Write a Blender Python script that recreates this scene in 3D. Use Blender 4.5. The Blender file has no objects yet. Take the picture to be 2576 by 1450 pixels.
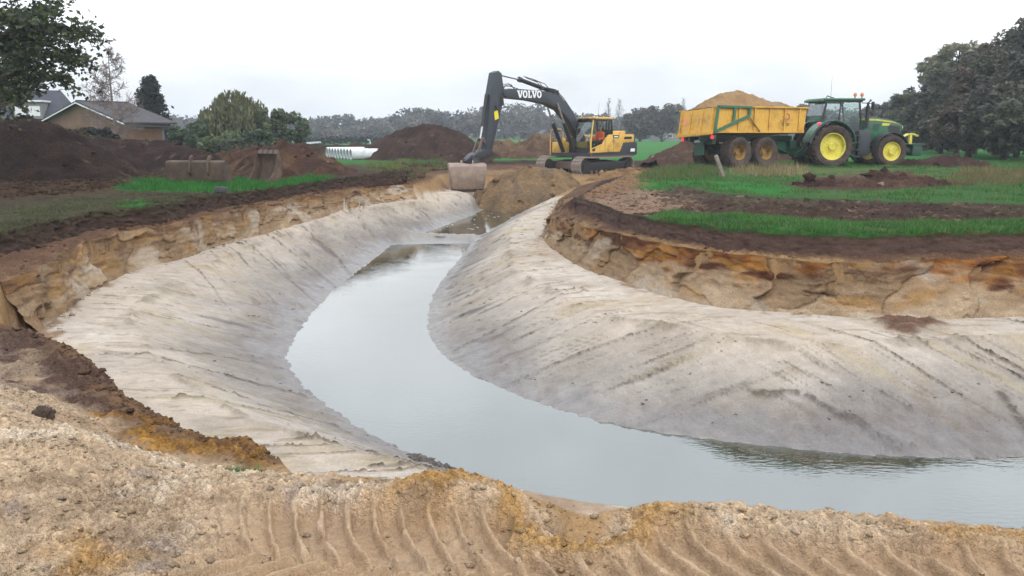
import bpy, bmesh, math, random
import numpy as np
from mathutils import Vector, Matrix
from mathutils.geometry import delaunay_2d_cdt

R = math.radians
SC = bpy.context.scene
COL = SC.collection
rng = np.random.default_rng(7)
random.seed(7)

# ------------------------------------------------------------------ camera, sky, sun, exposure
FOC, PITCH, CAMZ = 2143.0, R(10.26), 1.5
cam_d = bpy.data.cameras.new('camera')
cam = bpy.data.objects.new('camera', cam_d)
COL.objects.link(cam)
cam.location = (0, 0, CAMZ)
cam.rotation_euler = (math.pi / 2 - PITCH, 0, 0)
cam_d.sensor_width = 36.0
cam_d.lens = 36.0 * FOC / 2576.0
cam_d.clip_start, cam_d.clip_end = 0.05, 6000
SC.camera = cam

SUN_EL, SUN_ROT = R(38), R(150)
world = bpy.data.worlds.new('World')
SC.world = world
world.use_nodes = True
wn, wl = world.node_tree.nodes, world.node_tree.links
wn.clear()
w_out = wn.new('ShaderNodeOutputWorld')
w_bg = wn.new('ShaderNodeBackground')
w_sky = wn.new('ShaderNodeTexSky')
w_sky.sky_type = 'NISHITA'
w_sky.sun_disc = False
w_sky.sun_elevation, w_sky.sun_rotation = SUN_EL, SUN_ROT
w_sky.air_density, w_sky.dust_density = 1.0, 3.0
# the closed cloud deck: brighter overhead than at the horizon, faint billows
w_tc = wn.new('ShaderNodeTexCoord')
w_sep = wn.new('ShaderNodeSeparateXYZ')
wl.new(w_tc.outputs['Generated'], w_sep.inputs[0])
w_ramp = wn.new('ShaderNodeValToRGB')
w_ramp.color_ramp.elements[0].position = 0.0
w_ramp.color_ramp.elements[0].color = (8.7, 9.25, 9.8, 1)
w_ramp.color_ramp.elements[1].position = 1.0
w_ramp.color_ramp.elements[1].color = (24.0, 27.0, 30.5, 1)
e = w_ramp.color_ramp.elements.new(0.16)
e.color = (14.6, 15.0, 15.5, 1)
e = w_ramp.color_ramp.elements.new(0.42)
e.color = (18.4, 20.0, 22.0, 1)
wl.new(w_sep.outputs['Z'], w_ramp.inputs['Fac'])
w_map = wn.new('ShaderNodeMapping')
w_map.inputs['Scale'].default_value = (1.0, 1.0, 2.6)
wl.new(w_tc.outputs['Generated'], w_map.inputs['Vector'])
w_noise = wn.new('ShaderNodeTexNoise')
w_noise.inputs['Scale'].default_value = 1.9
w_noise.inputs['Detail'].default_value = 5
w_noise.inputs['Roughness'].default_value = 0.55
wl.new(w_map.outputs[0], w_noise.inputs['Vector'])
w_mr = wn.new('ShaderNodeMapRange')
w_mr.inputs['From Min'].default_value, w_mr.inputs['From Max'].default_value = 0.3, 0.7
w_mr.inputs['To Min'].default_value, w_mr.inputs['To Max'].default_value = 0.70, 1.30
wl.new(w_noise.outputs['Fac'], w_mr.inputs['Value'])
w_mul = wn.new('ShaderNodeMix')
w_mul.data_type, w_mul.blend_type = 'RGBA', 'MULTIPLY'
w_mul.inputs['Factor'].default_value = 1.0
wl.new(w_ramp.outputs['Color'], w_mul.inputs[6])
wl.new(w_mr.outputs[0], w_mul.inputs[7])
w_mix = wn.new('ShaderNodeMix')
w_mix.data_type = 'RGBA'
w_mix.inputs['Factor'].default_value = 0.93
wl.new(w_sky.outputs['Color'], w_mix.inputs[6])
wl.new(w_mul.outputs[2], w_mix.inputs[7])
wl.new(w_mix.outputs[2], w_bg.inputs['Color'])
w_bg.inputs['Strength'].default_value = 0.1
wl.new(w_bg.outputs[0], w_out.inputs['Surface'])

sun_d = bpy.data.lights.new('sun', 'SUN')
sun = bpy.data.objects.new('sun', sun_d)
COL.objects.link(sun)
sun_d.energy, sun_d.angle, sun_d.color = 1.4, R(30), (1.0, 0.96, 0.9)
sun.rotation_euler = (math.pi / 2 - SUN_EL, 0, math.pi - SUN_ROT)
sun.location = (0, 0, 60)

SC.view_settings.view_transform = 'Standard'
SC.view_settings.look = 'None'
SC.view_settings.exposure = 0.0
SC.view_settings.gamma = 1.0
SC.view_settings.use_curve_mapping = False
SC.cycles.use_denoising = True
SC.cycles.max_bounces = 8
SC.cycles.transparent_max_bounces = 12
SC.cycles.volume_bounces = 0

# ------------------------------------------------------------------ helpers
CP, SP = math.cos(PITCH), math.sin(PITCH)
def ray(px, py):
    u, v = (px - 1288.0) / FOC, (725.0 - py) / FOC
    return (u, CP + v * SP, -SP + v * CP)
def at(px, py, z):
    d = ray(px, py); t = (z - CAMZ) / d[2]
    return (d[0] * t, d[1] * t, z)
def atd(px, py, y):
    d = ray(px, py); t = y / d[1]
    return (d[0] * t, y, CAMZ + d[2] * t)
def lin(c):
    c = c / 255.0
    return c / 12.92 if c <= 0.04045 else ((c + 0.055) / 1.055) ** 2.4
KEXP = (1.84, 2.03, 2.22)
def alb(r, g, b, k=KEXP):           # base colour of a surface that shows as r,g,b under this light
    return np.array([lin(r) / k[0], lin(g) / k[1], lin(b) / k[2]])

_ga = np.random.default_rng(3).random(65536) * 2 * math.pi
_GX, _GY = np.cos(_ga).astype(np.float32), np.sin(_ga).astype(np.float32)
def pnoise(x, y, s=0):
    x = np.asarray(x, dtype=np.float32) + np.float32((s * 37.17) % 211); y = np.asarray(y, dtype=np.float32) + np.float32((s * 53.71) % 193)
    fx, fy = np.floor(x), np.floor(y)
    xi = fx.astype(np.int32) & 255; yi = (fy.astype(np.int32) & 255) << 8
    fx = x - fx; fy = y - fy
    x1 = (xi + 1) & 255; y1 = (yi + 256) & 65535
    u = fx * fx * fx * (fx * (fx * 6 - 15) + 10); v = fy * fy * fy * (fy * (fy * 6 - 15) + 10)
    gx, gy = fx - 1, fy - 1
    i = xi + yi; a = _GX[i] * fx + _GY[i] * fy
    i = x1 + yi; a += u * (_GX[i] * gx + _GY[i] * fy - a)
    i = xi + y1; c = _GX[i] * fx + _GY[i] * gy
    i = x1 + y1; c += u * (_GX[i] * gx + _GY[i] * gy - c)
    return (a + (c - a) * v) * np.float32(1.5)
def fbm(x, y, s=0, o=4, r=0.5):
    t, a, n = 0.0, 1.0, 0.0
    for k in range(o):
        t = t + a * pnoise(x * 2 ** k, y * 2 ** k, s + k * 17); n += a; a *= r
    return t / n
def billow(x, y, s=0, o=3):
    t, a, n = 0.0, 1.0, 0.0
    for k in range(o):
        t = t + a * (2.6 * np.abs(pnoise(x * 2 ** k, y * 2 ** k, s + k * 31)) - .55); n += a; a *= 0.5
    return t / n
def worley(x, y, s=0):
    """-> distance to nearest cell point, gap to the second, random of that cell, offset from the cell point"""
    xi, yi = np.floor(x).astype(np.int64), np.floor(y).astype(np.int64)
    b1 = np.full(len(x), 9.0); b2 = b1.copy(); idr = np.zeros(len(x)); ox, oy = np.zeros(len(x)), np.zeros(len(x))
    for dx in (-1, 0, 1):
        for dy in (-1, 0, 1):
            k = ((xi + dx) * 7919 + (yi + dy) * 104729 + s * 15485863) & 65535
            px, py = xi + dx + _GX[k] * .45 + .5, yi + dy + _GY[k] * .45 + .5
            d = np.hypot(x - px, y - py); m = d < b1
            b2 = np.where(m, b1, np.minimum(b2, d)); b1 = np.where(m, d, b1)
            idr = np.where(m, _GX[(k * 31 + 7) & 65535], idr); ox = np.where(m, x - px, ox); oy = np.where(m, y - py, oy)
    return b1, b2 - b1, idr, ox, oy
def sstep(a, b, x):
    t = np.clip((x - a) / (b - a), 0, 1)
    return t * t * (3 - 2 * t)
def mixc(c, k, m):
    return c * (1 - m[:, None]) + np.asarray(k) * m[:, None]

MATS = {}
def nodes_mat(name):
    m = bpy.data.materials.new(name); m.use_nodes = True
    n, l = m.node_tree.nodes, m.node_tree.links
    b = n['Principled BSDF']
    MATS[name] = m
    return m, n, l, b
def noise_node(n, l, scale, detail=4, rough=0.55, coord='Object', stretch=None):
    tc = n.new('ShaderNodeTexCoord')
    t = n.new('ShaderNodeTexNoise')
    t.inputs['Scale'].default_value = scale; t.inputs['Detail'].default_value = detail; t.inputs['Roughness'].default_value = rough
    if stretch:
        mp = n.new('ShaderNodeMapping'); mp.inputs['Scale'].default_value = stretch
        l.new(tc.outputs[coord], mp.inputs[0]); l.new(mp.outputs[0], t.inputs['Vector'])
    else:
        l.new(tc.outputs[coord], t.inputs['Vector'])
    return t
def mapr(n, l, src, a, b, c, d):
    m = n.new('ShaderNodeMapRange')
    for k, v in zip(('From Min', 'From Max', 'To Min', 'To Max'), (a, b, c, d)): m.inputs[k].default_value = v
    l.new(src, m.inputs['Value'])
    return m.outputs[0]
def mul_col(n, l, col, fac):
    m = n.new('ShaderNodeMix'); m.data_type, m.blend_type = 'RGBA', 'MULTIPLY'; m.inputs['Factor'].default_value = 1
    l.new(col, m.inputs[6]); l.new(fac, m.inputs[7]); return m.outputs[2]
def mix_col(n, l, fac, a, b):
    m = n.new('ShaderNodeMix'); m.data_type = 'RGBA'
    l.new(fac, m.inputs['Factor'])
    for s, i in ((a, 6), (b, 7)):
        if isinstance(s, (tuple, list, np.ndarray)): m.inputs[i].default_value = (*s[:3], 1)
        else: l.new(s, m.inputs[i])
    return m.outputs[2]
def paint(name, c, rough=0.5, metal=0.0, dirt=None, dirt_amt=0.5, scale=3.0, bump=0.0, spec=0.5):
    """plain coat with grime / wear patches"""
    m, n, l, b = nodes_mat(name)
    t = noise_node(n, l, scale, 6, 0.65)
    t2 = noise_node(n, l, scale * 7, 4, 0.6)
    v = mapr(n, l, t2.outputs['Fac'], 0.25, 0.75, 0.82, 1.12)
    base = n.new('ShaderNodeRGB'); base.outputs[0].default_value = (*c, 1)
    cc = mul_col(n, l, base.outputs[0], v)
    if dirt is not None:
        f = mapr(n, l, t.outputs['Fac'], 0.62 - 0.3 * dirt_amt, 0.78 - 0.2 * dirt_amt, 0, min(1, 0.45 + dirt_amt * 0.5))
        cc = mix_col(n, l, f, cc, dirt)
    l.new(cc, b.inputs['Base Color'])
    l.new(mapr(n, l, t2.outputs['Fac'], 0.3, 0.7, max(0.05, rough - 0.1), min(1, rough + 0.15)), b.inputs['Roughness'])
    b.inputs['Metallic'].default_value = metal
    b.inputs['Specular IOR Level'].default_value = spec
    if bump:
        bn = n.new('ShaderNodeBump'); bn.inputs['Strength'].default_value = bump; bn.inputs['Distance'].default_value = 0.02
        l.new(t2.outputs['Fac'], bn.inputs['Height']); l.new(bn.outputs[0], b.inputs['Normal'])
    return m
def earth_mat(name, fine=38.0, bump=0.6):
    """soil: colour comes from the mesh's own soil map, grain and gloss from here"""
    m, n, l, b = nodes_mat(name)
    a = n.new('ShaderNodeAttribute'); a.attribute_name = 'soil'
    w = n.new('ShaderNodeAttribute'); w.attribute_name = 'wet'
    gr = n.new('ShaderNodeAttribute'); gr.attribute_name = 'grit'
    t1 = noise_node(n, l, fine, 3, 0.65)
    t2 = noise_node(n, l, fine * 0.16, 3, 0.6)
    t3 = noise_node(n, l, fine * 3.6, 2, 0.7)
    def math_(op, a, b_):
        q = n.new('ShaderNodeMath'); q.operation = op
        for i, v_ in enumerate((a, b_)):
            if isinstance(v_, (int, float)): q.inputs[i].default_value = v_
            else: l.new(v_, q.inputs[i])
        return q.outputs[0]
    def vor(scale):
        tc = n.new('ShaderNodeTexCoord'); wv = n.new('ShaderNodeVectorMath'); wv.operation = 'ADD'
        sc_ = n.new('ShaderNodeVectorMath'); sc_.operation = 'SCALE'; sc_.inputs['Scale'].default_value = .9 / fine
        l.new(t1.outputs['Color'], sc_.inputs[0]); l.new(tc.outputs['Object'], wv.inputs[0]); l.new(sc_.outputs[0], wv.inputs[1])
        q = n.new('ShaderNodeTexVoronoi'); q.inputs['Scale'].default_value = scale; q.inputs['Randomness'].default_value = 1.0; l.new(wv.outputs[0], q.inputs['Vector']); return q
    va, vb = vor(fine * 1.35), vor(fine * 3.4)
    def vary(src, lo, hi, base, grit):
        d = mapr(n, l, src, lo, hi, -1, 1); return math_('ADD', math_('MULTIPLY', d, math_('ADD', math_('MULTIPLY', gr.outputs['Fac'], grit), base)), 1.0)
    cc = mul_col(n, l, a.outputs['Color'], mapr(n, l, t2.outputs['Fac'], 0.3, 0.7, 0.88, 1.10))
    cc = mul_col(n, l, cc, vary(t1.outputs['Fac'], .25, .75, .10, .16)); cc = mul_col(n, l, cc, vary(t3.outputs['Fac'], .3, .7, .07, .10))
    sp = n.new('ShaderNodeSeparateColor'); l.new(va.outputs['Color'], sp.inputs[0]); cc = mul_col(n, l, cc, vary(sp.outputs[0], 0, 1, 0, .22))
    sp2 = n.new('ShaderNodeSeparateColor'); l.new(vb.outputs['Color'], sp2.inputs[0]); cc = mul_col(n, l, cc, vary(sp2.outputs[1], 0, 1, .02, .20))
    l.new(cc, b.inputs['Base Color'])
    l.new(mapr(n, l, w.outputs['Fac'], 0, 1, 0.95, 0.28), b.inputs['Roughness'])
    l.new(mapr(n, l, w.outputs['Fac'], 0, 1, 0.06, 0.5), b.inputs['Specular IOR Level'])
    hgt = math_('ADD', math_('MULTIPLY', t1.outputs['Fac'], 1.0), math_('MULTIPLY', math_('MULTIPLY', va.outputs['Distance'], -1.3), gr.outputs['Fac']))
    bn = n.new('ShaderNodeBump'); bn.inputs['Strength'].default_value = bump; bn.inputs['Distance'].default_value = 0.9 / fine
    l.new(hgt, bn.inputs['Height'])
    hg2 = math_('ADD', t3.outputs['Fac'], math_('MULTIPLY', math_('MULTIPLY', vb.outputs['Distance'], -1.3), gr.outputs['Fac']))
    b2 = n.new('ShaderNodeBump'); b2.inputs['Strength'].default_value = bump; b2.inputs['Distance'].default_value = 0.4 / fine
    l.new(hg2, b2.inputs['Height']); l.new(bn.outputs[0], b2.inputs['Normal']); l.new(b2.outputs[0], b.inputs['Normal'])
    return m

def np_mesh(name, verts, faces, attrs=None, smooth=False):
    """verts (n,3); faces (m,3) or (m,4) array -> mesh"""
    me = bpy.data.meshes.new(name)
    verts = np.ascontiguousarray(verts, dtype=np.float32); faces = np.ascontiguousarray(faces, dtype=np.int32)
    k = faces.shape[1]
    me.vertices.add(len(verts)); me.vertices.foreach_set('co', verts.ravel())
    me.loops.add(faces.size); me.loops.foreach_set('vertex_index', faces.ravel())
    me.polygons.add(len(faces))
    me.polygons.foreach_set('loop_start', np.arange(0, faces.size, k, dtype=np.int32))
    me.polygons.foreach_set('loop_total', np.full(len(faces), k, dtype=np.int32))
    if smooth: me.polygons.foreach_set('use_smooth', np.ones(len(faces), dtype=bool))
    for an, v in (attrs or {}).items():
        v = np.asarray(v, dtype=np.float32)
        if v.ndim == 2:
            at_ = me.attributes.new(an, 'FLOAT_COLOR', 'POINT')
            at_.data.foreach_set('color', np.c_[v, np.ones(len(v), dtype=np.float32)].astype(np.float32).ravel())
        else:
            at_ = me.attributes.new(an, 'FLOAT', 'POINT'); at_.data.foreach_set('value', v)
    me.update(); me.validate()
    return me
def link(name, me, mat=None, parent=None, loc=None):
    o = bpy.data.objects.new(name, me); COL.objects.link(o)
    if mat is not None and me is not None and not me.materials: me.materials.append(mat)
    if parent is not None: o.parent = parent
    if loc is not None: o.location = loc
    return o
def tag(o, label=None, cat=None, group=None, kind=None):
    if label: o['label'] = label
    if cat: o['category'] = cat
    if group: o['group'] = group
    if kind: o['kind'] = kind
    return o
def empty(name, loc=(0, 0, 0), rz=0.0):
    o = bpy.data.objects.new(name, None); COL.objects.link(o)
    o.location = loc; o.rotation_euler = (0, 0, rz); o.empty_display_size = 0.2
    return o

# ------------------------------------------------------------------ the ground
# survey lines of the excavation: (pixel x, pixel y, level) turned into map positions
def line(pts, z=None):
    return [at(p[0], p[1], p[2] if len(p) > 2 else z) for p in pts]
def offs(ln, d, z):
    out = []
    for i, p in enumerate(ln):
        a, b = ln[max(0, i - 1)], ln[min(len(ln) - 1, i + 1)]
        tx, ty = b[0] - a[0], b[1] - a[1]; q = math.hypot(tx, ty)
        out.append((p[0] - ty / q * d, p[1] + tx / q * d, z))
    return out
WZ = -1.8
LS = line([(1000,609),(986,616),(920,668),(850,722),(790,780),(745,840),(722,890),(735,930),(790,1000),(880,1062),(1000,1130),(1150,1188),(1300,1232),(1480,1290),(1750,1360),(2100,1420),(2576,1480),(3300,1540)], WZ)
RS = line([(1186,612),(1152,656),(1119,696),(1089,742),(1076,786),(1080,850),(1132,907),(1201,948),(1314,999),(1406,1030),(1520,1062),(1633,1085),(1717,1096),(1899,1119),(2127,1141),(2286,1149),(2446,1152),(2576,1151),(2850,1140),(3300,1110)], WZ)
FS = line([(1000,609),(1059,606),(1120,606),(1186,612)], WZ)
BED = [(p[0], p[1], -2.35) for p in line([(1090,640),(1010,720),(950,790),(900,880),(950,980),(1150,1080),(1450,1150),(1800,1230),(2300,1290),(2900,1310)], WZ)]
TL = line([(1010,600),(1086,580),(1192,541),(1217,512)], -1.70)
TR = line([(1200,604),(1238,578),(1300,542),(1330,525)], -1.70)
LC = [(-1.88,37.4,-1.08),(-2.75,35.4,-1.08),(-3.25,33.3,-1.06),(-3.98,31.4,-1.04)] + line([(859,542,-1.0),(700,593),(560,648),(450,700),(340,765),(318,800),(375,893),(480,985),(610,1050),(800,1110),(1000,1165),(1150,1206),(1300,1256),(1480,1325),(1750,1400),(2100,1460),(2576,1530),(3300,1590)], -1.08)
LB = line([(1099,484),(1059,495,-.92),(959,509,-.93),(859,525,-.85),(733,563,-.93),(617,597),(540,620),(467,646),(333,679),(293,697),(217,738),(110,822)], -1.0) + [(-5.7,9.35,-1.0)]
LT = line([(1038,465,-.45),(1010,466,-.43),(930,472,-.4),(859,482),(767,494),(633,519),(527,543),(467,560),(333,579),(213,609),(83,689),(0,712),(-130,770),(-150,800,-.38)], -.32)
ST = line([(-150,800),(0,826),(75,838),(160,868),(230,920),(290,980),(400,1058),(520,1108),(640,1122),(712,1170)], -.38)
NB = [(-5.7,9.35,-1.0)] + offs(ST[2:], 0.34, -1.0)
L0 = line([(1000,436),(880,447),(767,461),(633,481),(500,498),(400,522),(200,543),(0,588),(-260,640)], 0)
LD = offs(L0, .16, -.27)
SL = line([(-150,880),(0,948),(150,1000),(240,1050),(300,1108),(420,1163),(560,1190)], -.34)
FG = line([(-150,1000),(0,1040),(200,1120),(400,1212),(600,1240),(720,1232)], -.05)
NE = line([(740,1200,-.12),(860,1196),(960,1206),(1060,1222),(1250,1240),(1400,1274),(1500,1292),(1600,1278),(1740,1266),(1899,1285),(2173,1297),(2286,1310),(2576,1332),(3200,1390)], -.05)
RC = line([(1392,510),(1359,524),(1309,548),(1286,580),(1281,626),(1289,650),(1294,680),(1330,702),(1459,769),(1560,803),(1700,822),(1850,850),(2000,868),(2150,864),(2350,852),(2576,846),(3300,820)], -1.08)
R2 = line([(1399,507),(1391,530),(1366,592),(1379,613),(1426,648),(1476,678),(1559,704),(1659,734),(1692,750),(1835,775),(2014,786),(2192,800),(2335,798),(2576,789),(3300,760)], -1.0)
R1 = line([(1425,491,-.7),(1404,512,-.78),(1396,538,-.6),(1382,552,-.5),(1426,556,-.45),(1492,576,-.37),(1592,599),(1657,611),(1728,627),(1800,632),(1871,642),(1978,652),(2049,661),(2156,661),(2227,661),(2370,657),(2459,650),(2576,654),(3300,640)], -.30)
R0 = line([(1446,498),(1500,510),(1559,534),(1609,547),(1652,557),(1693,563),(1764,571),(1835,583),(1942,590),(2121,597),(2370,593),(2576,586),(3300,560)], 0)
RD = offs(R0, -.10, -.25)
BRI = line([(1425,491,-.7),(1452,470,-.6),(1500,456,-.55)]) + [(6.6,42,-.52),(6.8,46,-.52),(3.0,49.5,-.52),(-1.5,47.5,-.5),(-3.6,42.2,-.47)] + line([(1085,452,-.47),(1038,465,-.45)])
BRO = line([(1446,500,0),(1500,474,0),(1570,446,0),(1650,428,0)]) + [(9.6,43,0),(9.5,48,0),(5,51.5,0),(-2.5,50.5,0),(-6,46.5,0)] + line([(1000,436,0)])
FW = line([(1099,484),(1130,474),(1200,472),(1260,471),(1330,468)], -1.0)
FT = [(p[0] + .1, p[1] + .6, -.46) for p in FW[1:]]
NM = [(0,-70,0),(70,-60,0),(-70,-60,0),(-75,5,0),(75,5,0),(-75,75,0),(75,75,0),(0,75,0),(0,2.0,0),(-2.5,2.2,0),(2.5,2.2,0),(-6,1,0),(6,1,0),(0,-3,0)]
def sgof(x, y): return np.where(x < -1, y * .9, x - .45 * y)
def resample(ln, step):
    P = np.array(ln); L = np.r_[0, np.cumsum(np.hypot(*np.diff(P[:, :2], axis=0).T))]; q = np.linspace(0, L[-1], int(L[-1] / step) + 2)
    return np.c_[np.interp(q, L, P[:, 0]), np.interp(q, L, P[:, 1]), np.interp(q, L, P[:, 2])]
def normals(P):
    T = np.gradient(P[:, :2], axis=0); T /= np.linalg.norm(T, axis=1)[:, None]; return np.c_[-T[:, 1], T[:, 0]]
def ragged(ln, step, amp, seed):
    P = resample(ln, step); N = normals(P); g_ = sgof(P[:, 0], P[:, 1])
    o = (np.abs(pnoise(g_ * .8, g_ * 0, seed)) - .22) * 1.3 + .4 * pnoise(g_ * 2.3, g_ * 0 + 2, seed) + .2 * pnoise(g_ * 6, g_ * 0 + 4, seed)
    P[:, :2] += N * (amp * o)[:, None]; P[:, 2] += .04 * pnoise(g_ * 1.7, g_ * 0 + 6, seed)
    return P
def nearest_on(P, ln):
    Q = resample(ln, .03); B = np.array([Q[np.argmin((Q[:, 0] - p[0]) ** 2 + (Q[:, 1] - p[1]) ** 2)] for p in P])
    k = np.ones(7) / 7; pad = np.r_[np.repeat(B[:1], 3, 0), B, np.repeat(B[-1:], 3, 0)]
    return np.c_[[np.convolve(pad[:, i], k, 'valid') for i in range(3)]].T
def between(T, B, f, zf=1.0): return [(t[0] + (b[0] - t[0]) * f, t[1] + (b[1] - t[1]) * f, t[2] + (b[2] - t[2]) * zf) for t, b in zip(T, B)]
# the steep faces get their own close-meshed walls; behind them the sheet just steps down
T_R = ragged(R1, .14, .16, 811); B_R = nearest_on(T_R, R2)
T_L = ragged(LT[:-2], .16, .18, 821); B_L = nearest_on(T_L, LB)
T_R0 = ragged(R0, .16, .07, 831); B_R0 = np.array(offs([tuple(p) for p in T_R0], -.10, -.25))
T_L0 = ragged(L0, .18, .18, 841); B_L0 = np.array(offs([tuple(p) for p in T_L0], .22, -.27))
R1, R2 = [tuple(p) for p in T_R], between(T_R, B_R, .22)
LT, LB = [tuple(p) for p in T_L] + LT[-2:], between(T_L, B_L, .22) + LB[-2:]
R0, RD = [tuple(p) for p in T_R0], between(T_R0, B_R0, .25)
L0, LD = [tuple(p) for p in T_L0], between(T_L0, B_L0, .3)
LINES = [(LS,5),(RS,5),(FS,5),(BED,6),(TL,5),(TR,5),(LC,4),(LB,3),(LT,2),(ST,2),(NB,3),(LD,1),(L0,0),(SL,2),(FG,0),(NE,3),(RC,4),(R2,3),(R1,2),(RD,1),(R0,0),(BRI,2),(BRO,0),(FW,3),(FT,2)]

V2, VZ, VR, ED = [], [], [], []
idx = {}
def addv(p, r):
    k = (round(p[0], 3), round(p[1], 3))
    if k not in idx:
        idx[k] = len(V2); V2.append(Vector(k)); VZ.append(p[2]); VR.append(float(r))
    return idx[k]
for ln, r in LINES:
    ii = [addv(p, r) for p in ln]
    ED += [(a, b) for a, b in zip(ii[:-1], ii[1:]) if a != b]
for p in NM: addv(p, 0)
ov, oe, of, oov, ooe, oof = delaunay_2d_cdt(V2, ED, [], 0, 1e-4)
n_cross = sum(1 for q in oov if not q)
TZ, TRK = np.zeros(len(ov)), np.zeros(len(ov))
P0 = np.array([[v.x, v.y] for v in V2])
for i, q in enumerate(oov):
    if q:
        TZ[i] = VZ[q[0]]; TRK[i] = VR[q[0]]
    else:
        d = np.hypot(P0[:, 0] - ov[i].x, P0[:, 1] - ov[i].y); j = np.argsort(d)[:3]; w = 1 / (d[j] + 1e-6)
        TZ[i] = (np.array(VZ)[j] * w).sum() / w.sum(); TRK[i] = (np.array(VR)[j] * w).sum() / w.sum()
TV = np.array([[v.x, v.y] for v in ov])
print('survey crossings:', n_cross, [tuple(round(c, 2) for c in ov[i]) for i, q in enumerate(oov) if not q])
def survey(x, y):
    """level and section coordinate (0 field .. 2 cliff top, 3 cliff foot, 4 crest, 5 waterline, 6 bed) at map points"""
    z = np.zeros(len(x)); rk = np.zeros(len(x))
    order = np.argsort(y); ys = y[order]
    for f in of:
        for k in range(1, len(f) - 1):
            a, b, c = f[0], f[k], f[k + 1]
            A, B, C = TV[a], TV[b], TV[c]
            det = (B[1] - C[1]) * (A[0] - C[0]) + (C[0] - B[0]) * (A[1] - C[1])
            if abs(det) < 1e-9: continue
            lo, hi = np.searchsorted(ys, [min(A[1], B[1], C[1]), max(A[1], B[1], C[1])])
            if hi <= lo: continue
            s = order[lo:hi]; xs = x[s]
            s = s[(xs >= min(A[0], B[0], C[0])) & (xs <= max(A[0], B[0], C[0]))]
            if not len(s): continue
            dx, dy = x[s] - C[0], y[s] - C[1]
            l1 = ((B[1] - C[1]) * dx + (C[0] - B[0]) * dy) / det
            l2 = ((C[1] - A[1]) * dx + (A[0] - C[0]) * dy) / det
            l3 = 1 - l1 - l2
            m = (l1 >= -1e-6) & (l2 >= -1e-6) & (l3 >= -1e-6)
            s = s[m]
            z[s] = l1[m] * TZ[a] + l2[m] * TZ[b] + l3[m] * TZ[c]
            rk[s] = l1[m] * TRK[a] + l2[m] * TRK[b] + l3[m] * TRK[c]
    return z, rk
def region(x, y, pts, soft=0.15, z=0.0, world=False):
    """soft membership of map points in an area given by its corners"""
    P = np.array([p[:2] for p in (pts if world else [at(p[0], p[1], z) for p in pts])])
    out = np.zeros(len(x))
    lo, hi = P.min(0) - soft * 2, P.max(0) + soft * 2
    s = np.where((x > lo[0]) & (x < hi[0]) & (y > lo[1]) & (y < hi[1]))[0]
    if not len(s): return out
    xs, ys = x[s], y[s]
    d2 = np.full(len(s), 1e9); ins = np.zeros(len(s), dtype=bool)
    for i in range(len(P)):
        a, b = P[i], P[(i + 1) % len(P)]
        e = b - a; L = (e ** 2).sum() + 1e-12
        t = np.clip(((xs - a[0]) * e[0] + (ys - a[1]) * e[1]) / L, 0, 1)
        d2 = np.minimum(d2, (xs - a[0] - t * e[0]) ** 2 + (ys - a[1] - t * e[1]) ** 2)
        if e[1] != 0:
            c = ((a[1] > ys) != (b[1] > ys)) & (xs < e[0] * (ys - a[1]) / e[1] + a[0])
            ins ^= c
    sd = np.sqrt(d2) * np.where(ins, 1, -1)
    out[s] = sstep(-soft, soft, sd)
    return out

def cliff_soil(x, y, f):
    """colour and bulge of a cut face; f runs 0 at the top edge to 1 at the foot"""
    rgt = sstep(-1, 3, x)
    sg = sgof(x, y); fz = f * .7; n2, n3 = fbm(sg * 1.7, fz * 3, 12, 3), fbm(sg * 7, fz * 9, 13, 2)
    wd1, wgap, wid, wox, woy = worley(sg * .95 + fz * .5 + .5 * n2, fz * 1.5 + .4 * n2, 3)
    vd1, vgap, vid, vox, voy = worley(sg * 3.4 + .5 * n3, fz * 6.5, 5)
    e1, e2, e3 = fbm(sg * .7 + fz, fz * 3.2, 41, 4) + .22 * wid, fbm(sg * 1.6 - fz, fz * 7, 43, 4) + .08 * vid, fbm(sg * 5, fz * 16, 44, 3)
    iron = sstep(-.10, .34, .36 - f * 1.15 + .8 * e1 + .5 * e2)
    cc = np.tile(alb(170, 146, 118), (len(x), 1))
    cc = mixc(cc, alb(200, 182, 155), sstep(-.1, .4, e1 + .3 * e2 + .3 * f - .2) * .75)
    cc = mixc(cc, alb(158, 100, 42) * (1 + .35 * e3[:, None]), iron * (.14 + .80 * rgt))
    cc = mixc(cc, alb(112, 86, 72), sstep(.08, .4, e2 + .3 * e3 + .12 - .35 * f) * .7)
    cc = mixc(cc, alb(192, 148, 76), sstep(.15, .4, fbm(sg * 1.1, fz * 3, 45, 3) + .1 - .2 * f) * .4)
    cc = cc * (1 + .07 * np.sin(fz * 55 + 5 * n2 + 2 * n3))[:, None]
    cc = mixc(cc, alb(96, 64, 48), sstep(.18, .42, fbm(sg * .9, fz * 4, 47, 4) + .3 - .75 * f) * (.35 + .65 * rgt))
    cc = mixc(cc, alb(208, 198, 182), sstep(.3, .5, fbm(sg * .7, fz * 1.5, 48, 3) + .25 * f) * .7)
    cc = cc * (1 + .18 * e3 + .08 * wid + .04 * vid)[:, None]
    cc = mixc(cc, alb(120, 94, 74), sstep(.07, .01, wgap) * .35)
    brk = sstep(.05, .4, fbm(sg * .9, fz * 1.6, 49, 3) + .12)
    bulge = .035 * e2 + .028 * wid + .075 * wox + .03 * pnoise(sg * 4.2 + fz, fz * 1.1, 50) + .016 * e3 - .018 * sstep(.10, 0, wgap) + brk * (.014 * vid + .02 * vox - .012 * sstep(.14, 0, vgap))
    return cc, bulge
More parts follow.
